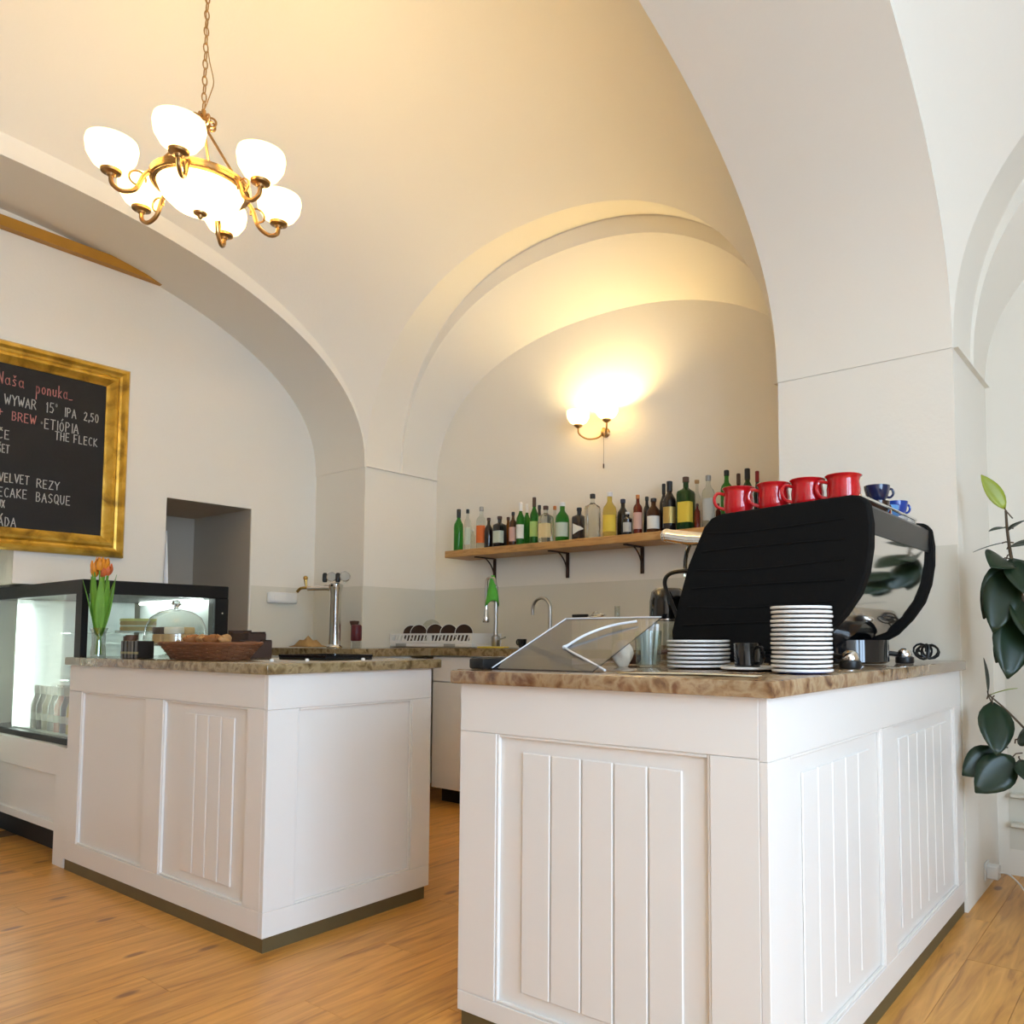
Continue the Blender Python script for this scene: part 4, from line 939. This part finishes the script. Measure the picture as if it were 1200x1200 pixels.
for x, y, z, mt, nm, lb in ((-.045, -.045, 0, M_CHOC, 'chocolate_slice', 'chocolate cake slice at front left under the glass dome'), (.05, -.03, 0, M_CREAM, 'cream_slice', 'pale cream cake slice at right under the glass dome'), (-.02, .055, 0, M_SPONGE, 'sponge_slice', 'golden sponge slice at the back under the glass dome')):
    g = thing(nm, lb, 'cake', (-4.03 + x, 1.885 + y, ZT + .060), R(20 + 300 * x))
    m = MB(); m.box(-.035, .035, -.028, .028, 0, .05, .004); m.build('sponge', M_SPONGE, g, smooth=30)
    m = MB(); m.box(-.036, .036, -.029, .029, .0505, .085, .006, 2); m.build('topping', mt, g, smooth=30)
# chocolate boxes
e0 = None
for k in range(5):
    x = -3.87 + k * .034
    e = thing('chocolate_bar', 'dark wrapped chocolate bar standing in a row before the basket, %s' % ['first from the vase side', 'second from the vase side', 'third from the vase side', 'fourth from the vase side', 'nearest the basket'][k], 'chocolate bar', (x, 1.615, ZT + .0006), R(4 * (k % 3 - 1)), 'chocolate bars on the left counter')
    m = MB(); m.box(-.0135, .0135, -.035, .035, 0, .078, .002); m.build('wrapper', mat('cocoa_wrap', (.018, .014, .011), .3, coat=.3), e, smooth=30)
    m = MB(); m.box(-.0138, .0138, -.0353, -.0300, .02, .03); m.build('wrapper_band', mat('wrap_gold', (.25, .22, .10), .5), e, smooth=0)
# wicker basket with pastries
bk = thing('wicker_basket', 'oblong brown wicker basket of pastries on the left counter', 'basket', (-3.355, 1.71, ZT + .0006), 0)
M_WICK = mat('wicker', (.20, .075, .03), .6, noise=(30, .35))
def oval(a, b, z, n=44): return [Vector((a * math.copysign(abs(math.cos(t)) ** .7, math.cos(t)), b * math.copysign(abs(math.sin(t)) ** .7, math.sin(t)), z)) for t in [2 * PI * k / n for k in range(n)]]
m = MB(); m.bm.faces.new([m.bm.verts.new(p) for p in oval(.235, .085, .006)]); m.build('basket_floor', M_WICK, bk, smooth=0)
for k in range(9):
    f = k / 8; m = MB(); pts = oval(.235 + .065 * f, .088 + .034 * f, .006 + .062 * f)
    pts = [p + Vector((0, 0, .0016 * math.sin(i * 1.57 + k * PI))) * 1.0 + Vector((p.x, p.y, 0)).normalized() * .0018 * math.sin(i * 2.86 + k * PI) for i, p in enumerate(pts)]
    m.tube(pts, .0052 if k < 8 else .0075, 6, True); m.build('woven_strand' if k < 8 else 'rim', M_WICK, bk)
m = MB()
for p0, p1 in zip(oval(.235, .088, .004, 32), oval(.30, .122, .068, 32)): m.tube([p0, p1], .0032, 5)
m.build('stakes', M_WICK, bk)['kind'] = 'stuff'
M_PAST = mat('baked_pastry', (.33, .12, .028), .6, noise=(45, .6), bump=(30, .3)); M_PAST2 = mat('sugared_pastry', (.50, .27, .10), .6, noise=(45, .5), bump=(40, .3))
PSZ = [.010] * 5 + [.010] * 4
PSX = [(-.19, -.02, 0), (-.11, .03, 30), (-.10, -.045, -20), (-.02, .02, 60), (-.005, -.05, 10), (.075, .03, -40), (.09, -.045, 25), (.165, .01, 80), (.19, -.025, 70)]
plab = ['at the vase end of the basket', 'second along the back of the basket', 'second along the front of the basket', 'at the middle back of the basket', 'at the middle front of the basket', 'fourth along the back of the basket', 'fourth along the front of the basket', 'last along the back of the basket', 'at the far front end of the basket']
for k, ((x, y, a), lb) in enumerate(zip(PSX, plab)):
    m = MB(); n = 14; pts = [(math.cos(R(-75 + 150 * i / n)) * .028 - .02, math.sin(R(-75 + 150 * i / n)) * .04, .022 + .003 * math.sin(i * 2.2)) for i in range(n + 1)]
    rad = [.005 + .0155 * math.sin(PI * i / n) + .002 * (i % 2) for i in range(n + 1)]
    m.tube(pts, rad, 10)
    tag(m.build('croissant', M_PAST if k % 3 else M_PAST2, None, (-3.355 + x, 1.71 + y, ZT + .012 + .012 * (k % 2)), R(a)), 'golden croissant ' + lb, 'croissant', 'croissants in the basket')
for k, (x, y, a, lb) in enumerate(((-.15, 0, 20, 'on top of the pile at the vase end'), (-.055, -.01, 75, 'on top of the pile, second from the vase end'), (.035, .0, -30, 'on top of the pile, third from the vase end'), (.125, -.005, 50, 'on top of the pile, nearest the boxes'))):
    m = MB(); m.tube(pts, rad, 10)
    tag(m.build('croissant', M_PAST2 if k % 2 else M_PAST, None, (-3.355 + x, 1.71 + y, ZT + .064), R(a)), 'golden croissant ' + lb, 'croissant', 'croissants in the basket')
# brown box and tray behind the basket
for k, (x, y, w, d, h, lb) in enumerate(((-3.75, 2.06, .035, .04, .128, 'small open dark brown box behind the basket, vase side'), (-3.63, 2.04, .066, .045, .12, 'larger open dark brown box behind the basket'), (-3.46, 1.975, .055, .05, .082, 'low dark brown box at the right end of the basket'))):
    m = MB()
    m.box(-w, w, -d, d, 0, .004); m.box(-w, -w + .004, -d, d, .0042, h); m.box(w - .004, w, -d, d, .0042, h * .93); m.box(-w + .0042, w - .0042, -d, -d + .004, .0042, h * .95); m.box(-w + .0042, w - .0042, d - .004, d, .0042, h)
    tag(m.build('cardboard_box', mat('dark_brown_card', (.055, .028, .018), .6, noise=(12, .2)), None, (x, y, ZT + .0006), R(6 - 5 * k), 0), lb, 'box')
e = thing('drip_tray', 'flat black tray with slots on the left counter near corner', 'tray', (-3.0, 2.03, ZT + .0006))
m = MB(); m.box(-.17, .17, -.115, .115, 0, .010, .003); m.build('tray', M_BLACK, e, smooth=30)
m = MB(); m.box(-.17, .17, -.115, -.108, .0102, .02); m.box(-.17, .17, .108, .115, .0102, .02); m.box(-.17, -.163, -.1078, .1078, .0102, .02); m.box(.163, .17, -.1078, .1078, .0102, .02); m.build('raised_edge', M_BLACKGLOSS, e, smooth=0)
for k in range(9): m = MB(); m.box(-.15, .15, -.092 + k * .022, -.082 + k * .022, .0102, .0145); m.build('slat', M_BLACKGLOSS, e, smooth=0)
for k, (x, y, s) in enumerate(((-2.78, 1.80, 'nearest the counter corner'), (-2.86, 1.70, 'nearest the front edge'), (-2.70, 2.0, 'beside the black tray'))):
    m = MB(); m.lathe([(0, 0), (.007, 0), (.008, .003), (.007, .009), (.003, .011), (0, .011)], 12); tag(m.build('sugar_cube', M_PORC, None, (x, y, ZT + .0006)), 'small white wrapped sweet %s' % s, 'sweet')

# ================================================================ BACK BAR THINGS
e = thing('beer_tap', 'chrome beer tap tower with brass spout and gauges', 'beer tap', (-4.63, 3.2, BT + .0006))
m = MB(); m.lathe([(0, 0), (.05, 0), (.052, .006), (.048, .014), (.039, .022), (.037, .37), (.045, .40), (.047, .425), (.033, .435), (0, .437)], 28); m.build('column', M_CHROME, e)
vd = Vector((-.80, -.60, 0)); sd = Vector((.6, -.8, 0))
m = MB(); m.tube([Vector((0, 0, .40)), vd * .06 + Vector((0, 0, .405)), vd * .19 + Vector((0, 0, .40))], [.026, .019, .016], 12); m.build('tap_arm', M_CHROME, e)
m = MB(); m.tube(smoothpath([vd * .19 + Vector((0, 0, .405)), vd * .235 + Vector((0, 0, .40)), vd * .26 + Vector((0, 0, .375))]), .010, 8); m.tube([vd * .20 + Vector((0, 0, .41)), vd * .205 + Vector((0, 0, .46))], [.006, .012], 8); m.ball(vd * .205 + Vector((0, 0, .47)), .016, 10); m.build('brass_spout', mat('bright_brass', (.62, .38, .10), .2, metal=.9), e)
for k, (p, r) in enumerate(((vd * .03, .034), (vd * -.06, .036))):
    c = p + Vector((0, 0, .478 + .003 * k)); M4 = Matrix.Translation(c) @ Vector((.75, -.66, .1)).to_track_quat('Z', 'Y').to_matrix().to_4x4()
    m = MB(); m.lathe([(0, -.012), (r * .95, -.012), (r, -.008), (r, .008), (r * .9, .012), (r * .84, .008)], 22, M=M4); m.tube([p + Vector((0, 0, .43)), c - Vector((0, 0, r * .9))], .007, 8); g = m.build('gauge', M_CHROME, e)
    m = MB(); m.lathe([(r * .84, .0085), (0, .0086)], 22, M=M4); m.build('dial', mat('dial_grey', (.42, .40, .35), .2), g)
for p in (vd * .075, vd * -.012):
    m = MB(); m.lathe([(0, .44), (.013, .442), (.017, .455), (.016, .495), (.010, .505), (0, .507)], 14, p); m.build('tap_grip', M_BLACK, e)
# white wall box
e = thing('wall_box', 'white rounded box fixed to the left wall beside beer tap', 'wall box', (XW + T + .0006, 3.175, 1.383))
m = MB(); m.box(0, .035, -.115, .115, -.04, .04, .016, 3); m.build('cover', M_PLASTIC, e)
m = MB(); m.box(.0352, .0365, -.07, .07, -.018, .018); m.build('label_plate', M_PORC, e, smooth=0)
# pepper mill, hook, rag
e = thing('syrup_bottle', 'dark red bottle with glass foot beside the beer tap', 'bottle', (-4.575, 3.33, BT + .0006))
m = MB(); m.lathe([(0, 0), (.033, 0), (.035, .004), (.035, .045), (0, .045)], 20); m.build('glass_foot', G_['clear'], e)
m = MB(); m.lathe([(0, .0452), (.033, .0455), (.036, .05), (.036, .145), (.03, .155), (0, .157)], 20); m.build('body', mat('dark_red', (.11, .012, .016), .4), e)
m = MB(); m.lathe([(0, 0), (.02, .004), (.03, .03), (.032, .045), (0, .048)], 14); 
e2 = m.build('wall_hook', K_['brown'], None, (-4.70, YB - T - .034, 1.17)); tag(e2, 'small brown round hook on the wall above the dark red bottle', 'hook')
m = MB(); rows = []
for i in range(9):
    rows.append([Vector((-.13 + .26 * i / 8, -.06 + .12 * j / 6, .005 + .055 * max(0, math.sin(PI * i / 8) * math.sin(PI * j / 6)) * (1 + .35 * math.sin(i * 2.3 + j * 1.7)))) for j in range(7)])
m.grid(rows); o = m.build('folded_cloth', mat('tan_cloth', (.45, .27, .10), .9), None, (-4.83, 3.13, BT + .0006)); s_ = o.modifiers.new('t', 'SOLIDIFY'); s_.thickness = .004; s_.offset = 1
tag(o, 'crumpled tan cloth lying beside the beer tap foot', 'cloth')
# dish rack with saucers
rk = thing('dish_rack', 'white plastic dish rack with dark saucers on the back bar', 'dish rack', (-4.22, 3.80, BT + .0006))
w, d = .42, .14
m = MB(); m.box(-w, w, -d, d, .004, .03, .004); m.build('drip_base', M_PLASTIC, rk, smooth=30)
m = MB(); m.box(-w, w, -d, -d + .012, .0305, .045); m.box(-w, w, d - .012, d, .0305, .045); m.box(-w, w, -d, -d + .012, .085, .097); m.box(-w, w, d - .012, d, .085, .097)
for a, b in ((-w, -w + .02), (-.02, .02), (w - .02, w)):
    for y in (-d, d - .012): m.box(a, b, y + .0003, y + .0117, .0452, .0848)
m.box(-w, -w + .012, -d + .0122, d - .0122, .0305, .097); m.box(w - .012, w, -d + .0122, d - .0122, .0305, .097); m.build('basket_frame', M_PLASTIC, rk, smooth=0)
for k in range(22):
    x = -w + .035 + k * .0365
    if abs(x) < .03: continue
    m = MB(); m.prism([(x - .012, .0452), (x - .002, .0452), (x + .014, .0848), (x + .004, .0848)], 'y', -d + .002, -d + .008); m.build('slat', M_PLASTIC, rk, smooth=0)
m = MB()
for x in (-.29, .21): m.box(x - .055, x + .055, -d - .006, -d - .0005, .006, .026, .002)
m.build('side_clip', mat('grey_clip', (.35, .35, .32), .5), rk)
for k, (x, r, lb) in enumerate(((-.335, .062, 'leftmost dark saucer standing in the dish rack'), (-.25, .064, 'second dark saucer from left in the dish rack'), (-.075, .066, 'middle dark saucer standing in the dish rack'), (.065, .064, 'fourth dark saucer from left in the dish rack'), (.215, .064, 'rightmost dark saucer standing in the dish rack'))):
    e = thing('rack_saucer', lb, 'saucer', (-4.22 + x, 3.79, BT + .030 + r + .004), R(-38), 'saucers in the dish rack')
    e.rotation_euler = (R(90), 0, R(28))
    m = MB(); m.lathe([(0, 0), (r * .5, 0), (r, .012), (r * .985, .0135), (r * .5, .003), (0, .003)], 28); m.build('saucer_face', M_BROWNPORC, e)
    m = MB(); m.tube([(r * math.cos(t), r * math.sin(t), .0128) for t in [2 * PI * q / 28 for q in range(28)]], .0022, 6, True); m.build('white_rim', M_PORC, e)
e = thing('rack_plate', 'clear glass plate standing behind the saucers in the rack', 'plate', (-4.39, 3.84, BT + .030 + .088)); e.rotation_euler = (R(90), 0, R(20))
m = MB(); m.lathe([(0, 0), (.045, 0), (.082, .012), (.080, .0135), (.045, .003), (0, .003)], 30); m.build('glass_disc', M_THINGLASS, e)
# spray tap with green cloth
e = thing('spray_tap', 'tall chrome spring spray tap beside the dish rack', 'tap', (-3.62, 3.70, BT + .0006))
m = MB(); m.lathe([(0, 0), (.026, 0), (.028, .004), (.028, .075), (.014, .085), (.0135, .40), (0, .402)], 18); m.build('riser', M_STEEL, e)
m = MB(); m.tube(smoothpath([(0, 0, .39), (-.01, -.01, .45), (-.055, -.02, .455), (-.068, -.02, .40), (-.068, -.02, .26)]), .010, 8); m.build('hose', M_STEEL, e)
m = MB(); m.lathe([(0, .165), (.022, .167), (.026, .18), (.02, .21), (.012, .25), (.012, .29), (0, .29)], 16, (-.068, -.02, 0)); m.build('spray_head', M_CHROME, e)
m = MB(); m.tube([(.014, 0, .30), (-.06, -.018, .31)], .005, 6); m.build('hose_hook', M_STEEL, e)
m = MB(); m.tube([(.026, 0, .055), (.085, 0, .07)], .006, 8); m.build('lever', M_STEEL, e)
m = MB(); rows = []
for i in range(10):
    t = i / 9; r = .012 + .038 * t ** .8
    rows.append([Vector((-.025 + r * math.cos(a) * (1 + .18 * math.sin(3 * a + 2 * t)), -.008 + r * .8 * math.sin(a), .475 - .185 * t * (1 + .1 * math.sin(2 * a)))) for a in [2 * PI * k / 22 for k in range(23)]])
m.grid(rows); o = m.build('green_cloth', mat('bright_green_cloth', (.09, .42, .05), .85, noise=(25, .25)), None, (-3.62, 3.70, BT)); s_ = o.modifiers.new('t', 'SOLIDIFY'); s_.thickness = .003
tag(o, 'bright green cloth draped over the tall spray tap', 'cloth')
# gooseneck tap
e = thing('gooseneck_tap', 'curved steel gooseneck tap at the bar sink', 'tap', (-3.285, 3.85, BT + .0006))
m = MB(); m.tube([(0, 0, 0), (0, 0, .25)] + arc((-.075, 0, .25), .075, 0, PI, 14, (1, 0, 0), (0, 0, 1))[1:] + [(-.15, 0, .215)], .0115, 10); m.build('spout', M_STEEL, e)
m = MB(); m.lathe([(0, 0), (.024, 0), (.025, .004), (.02, .04), (.012, .045)], 18); m.build('collar', M_STEEL, e)
e = thing('bar_sink', 'steel sink rim set in the back worktop under gooseneck tap', 'sink', (-3.37, 3.76, BT + .0004))
m = MB(); m.box(-.21, .21, -.16, -.14, 0, .004); m.box(-.21, .21, .14, .16, 0, .004); m.box(-.21, -.19, -.1398, .1398, 0, .004); m.box(.19, .21, -.1398, .1398, 0, .004); m.build('rim', M_STEEL, e, smooth=0)
m = MB(); m.box(-.19, .19, -.14, .14, 0, .0008); m.build('basin', mat('dark_basin', (.10, .10, .095), .3, metal=.8), e, smooth=0)
m = MB(); m.box(-.11, .11, -.03, .03, 0, .012, .004); tag(m.build('sponge_cloth', mat('yellow_sponge', (.72, .55, .08), .9, noise=(60, .2)), None, (-3.56, 3.615, BT + .0006), R(4)), 'flat yellow sponge cloth on the back worktop edge', 'cloth')
cup('espresso_cup', 'small black cup standing by the sink on the back bar', (-3.335, 3.64, BT + .0012 + .004), R(180), M_BLACKGLOSS, .03, .055)
e = thing('bar_strainer', 'black-handled wire strainer lying on a jar on back bar', 'strainer', (-2.93, 3.80, BT + .0006))
m = MB(); m.lathe([(0, 0), (.05, 0), (.052, .005), (.052, .17), (.045, .19), (0, .192)], 20); m.build('jar', mat('pale_jar', (.62, .58, .47), .3), e)
m = MB(); m.box(-.13, -.01, -.012, .012, .193, .212, .005); m.build('handle', M_BLACK, e)
m = MB(); m.tube(arc((.06, 0, .20), .055, 0, 2 * PI * 19 / 20, 19, (1, 0, 0), (0, 1, .15)), .004, 6, True); m.tube(smoothpath([(.01, 0, .20), (.05, 0, .225), (.11, 0, .205)]), .003, 6); m.build('wire_loop', M_CHROME, e)
e = thing('clear_flask', 'small clear glass flask on the back bar behind pastry cover', 'flask', (-2.72, 3.80, BT + .0006))
m = MB(); m.lathe([(0, 0), (.03, 0), (.032, .004), (.032, .12), (.016, .16), (.016, .25), (.018, .255), (.0145, .255), (.0145, .16), (.030, .118), (.030, .006), (0, .006)], 18); m.build('glass_body', M_THINGLASS, e)

# ================================================================ PLANT AND PLUG (right)
pl = thing('rubber_plant', 'tall rubber plant with large dark leaves in a pot by the pier', 'plant', (-.25, 3.34, 0))
O = Vector((-.25, 3.34, 0))
def nearer(p): p = Vector(p); return Vector((p.x * .895, p.y * .895, 1.1 + (p.z - 1.1) * .895))
m = MB(); m.lathe([(0, .003), (.12, 0), (.13, .01), (.165, .28), (.172, .285), (.172, .30), (.155, .30), (.15, .27), (0, .265)], 32); m.build('pot', mat('terracotta', (.38, .14, .06), .8, noise=(10, .15)), pl)
m = MB(); m.lathe([(0, .266), (.149, .266)], 24); m.build('soil', mat('soil', (.03, .02, .012), .95, bump=(50, .6)), pl)
sA = [(.0, 0, .26), (-.06, .02, .6), (-.18, .04, 1.0), (-.27, .055, 1.35), (-.292, .06, 1.50), (-.297, .06, 1.60)]
sB = [(.02, -.02, .26), (-.05, .0, .45), (-.18, .04, .66), (-.30, .055, .80), (-.38, .06, .875)]
sC = [(-.02, .02, .26), (.08, .06, .7), (.05, .06, 1.2), (-.12, .07, 1.50)]
for s_, r in ((sA, .011), (sB, .007), (sC, .009)):
    q = smoothpath(s_); m = MB(); m.tube(q, [r * (1 - .6 * i / len(q)) for i in range(len(q))], 8); m.build('stem', M_STEM, pl)
view = Vector((.5, -.82, .25))
LV = [  # base, tip (world), width, young?, normal tweak
 ((-.607, 3.80, 1.652), (-.700, 3.76, 1.822), .070, 1, (.4, -.8, .1)),
 ((-.612, 3.80, 1.585), (-.672, 3.74, 1.565), .030, 0, (.2, -.3, .9)),
 ((-.615, 3.80, 1.52), (-.735, 3.72, 1.475), .028, 0, (.1, .1, 1)),
 ((-.605, 3.80, 1.57), (-.52, 3.72, 1.60), .05, 0, (.2, -.4, .9)),
 ((-.605, 3.80, 1.50), (-.50, 3.74, 1.50), .06, 0, (.3, -.6, .6)),
 ((-.610, 3.80, 1.46), (-.700, 3.72, 1.18), .13, 0, (.5, -.85, .1)),
 ((-.62, 3.80, 1.45), (-.655, 3.66, 1.40), .14, 0, (.4, -.7, .5)),
 ((-.605, 3.80, 1.43), (-.655, 3.68, 1.12), .15, 0, (.3, -.9, .2)),
 ((-.60, 3.80, 1.46), (-.50, 3.68, 1.26), .14, 0, (.5, -.85, .3)),
 ((-.59, 3.80, 1.25), (-.605, 3.68, .925), .17, 0, (.5, -.85, .15)),
 ((-.585, 3.80, 1.30), (-.48, 3.68, 1.05), .15, 0, (.6, -.8, .2)),
 ((-.57, 3.80, 1.16), (-.66, 3.74, .99), .11, 0, (.3, -.9, .2)),
 ((-.705, 3.80, .845), (-.72, 3.80, 1.01), .035, 0, (.95, -.2, .1)),
 ((-.705, 3.80, .845), (-.575, 3.72, .885), .035, 1, (.2, -.3, 1)),
 ((-.69, 3.80, .835), (-.655, 3.68, .60), .15, 0, (.5, -.85, .2)),
 ((-.66, 3.80, .62), (-.80, 3.70, .50), .13, 0, (.35, -.85, .3)),
 ((-.60, 3.79, .60), (-.745, 3.68, .435), .16, 0, (.35, -.85, .35)),
 ((-.60, 3.79, .66), (-.49, 3.69, .70), .09, 0, (.3, -.8, .4)),
 ((-.59, 3.79, .585), (-.50, 3.68, .48), .11, 0, (.5, -.8, .3)),
 ((-.40, 3.80, 1.50), (-.30, 3.70, 1.30), .14, 0, (.5, -.8, .3)),
 ((-.34, 3.78, 1.20), (-.16, 3.70, 1.05), .15, 0, (.5, -.8, .3)),
 ((-.24, 3.78, .90), (-.08, 3.68, .80), .15, 0, (.3, -.8, .5)),
 ((-.28, 3.78, .80), (-.42, 3.66, .70), .14, 0, (.3, -.8, .5)),
 ((-.44, 3.79, 1.10), (-.36, 3.66, .90), .15, 0, (.3, -.9, .3))]
for k, (b, t, w, y, nv) in enumerate(LV):
    b, t = nearer(b) - O, nearer(t) - O; w *= .9
    o = leaf(b + (t - b) * .08, t, w, nv, .03 if w > .1 else .012).build('leaf', M_LEAF2 if y else M_LEAF, pl, smooth=60)
    s_ = o.modifiers.new('t', 'SOLIDIFY'); s_.thickness = .0014
    m = MB(); ax = b + (t - b) * .12
    m.tube([b - (t - b).normalized() * .02 + Vector((.01, .0, -.01)), b, ax], .0028, 6); m.build('leaf_stalk', M_STEM, o)
e = thing('power_plug', 'white plug adapter low on the pier side with a cable', 'plug', (XP1 + .0006, 3.80, .082))
m = MB(); m.box(.0, .006, -.04, .04, -.04, .04, .002); m.build('socket_plate', M_PLASTIC, e)
m = MB(); m.box(.0062, .055, -.028, .028, -.028, .028, .004); m.build('plug_body', M_PLASTIC, e)
m = MB(); m.tube(smoothpath([(.055, 0, .0), (.09, 0, -.002), (.13, -.01, -.03), (.165, -.03, -.065), (.21, -.09, -.075), (.30, -.14, -.0765), (.45, -.16, -.0765)]), .004, 6); m.build('cable', M_PLASTIC, e)
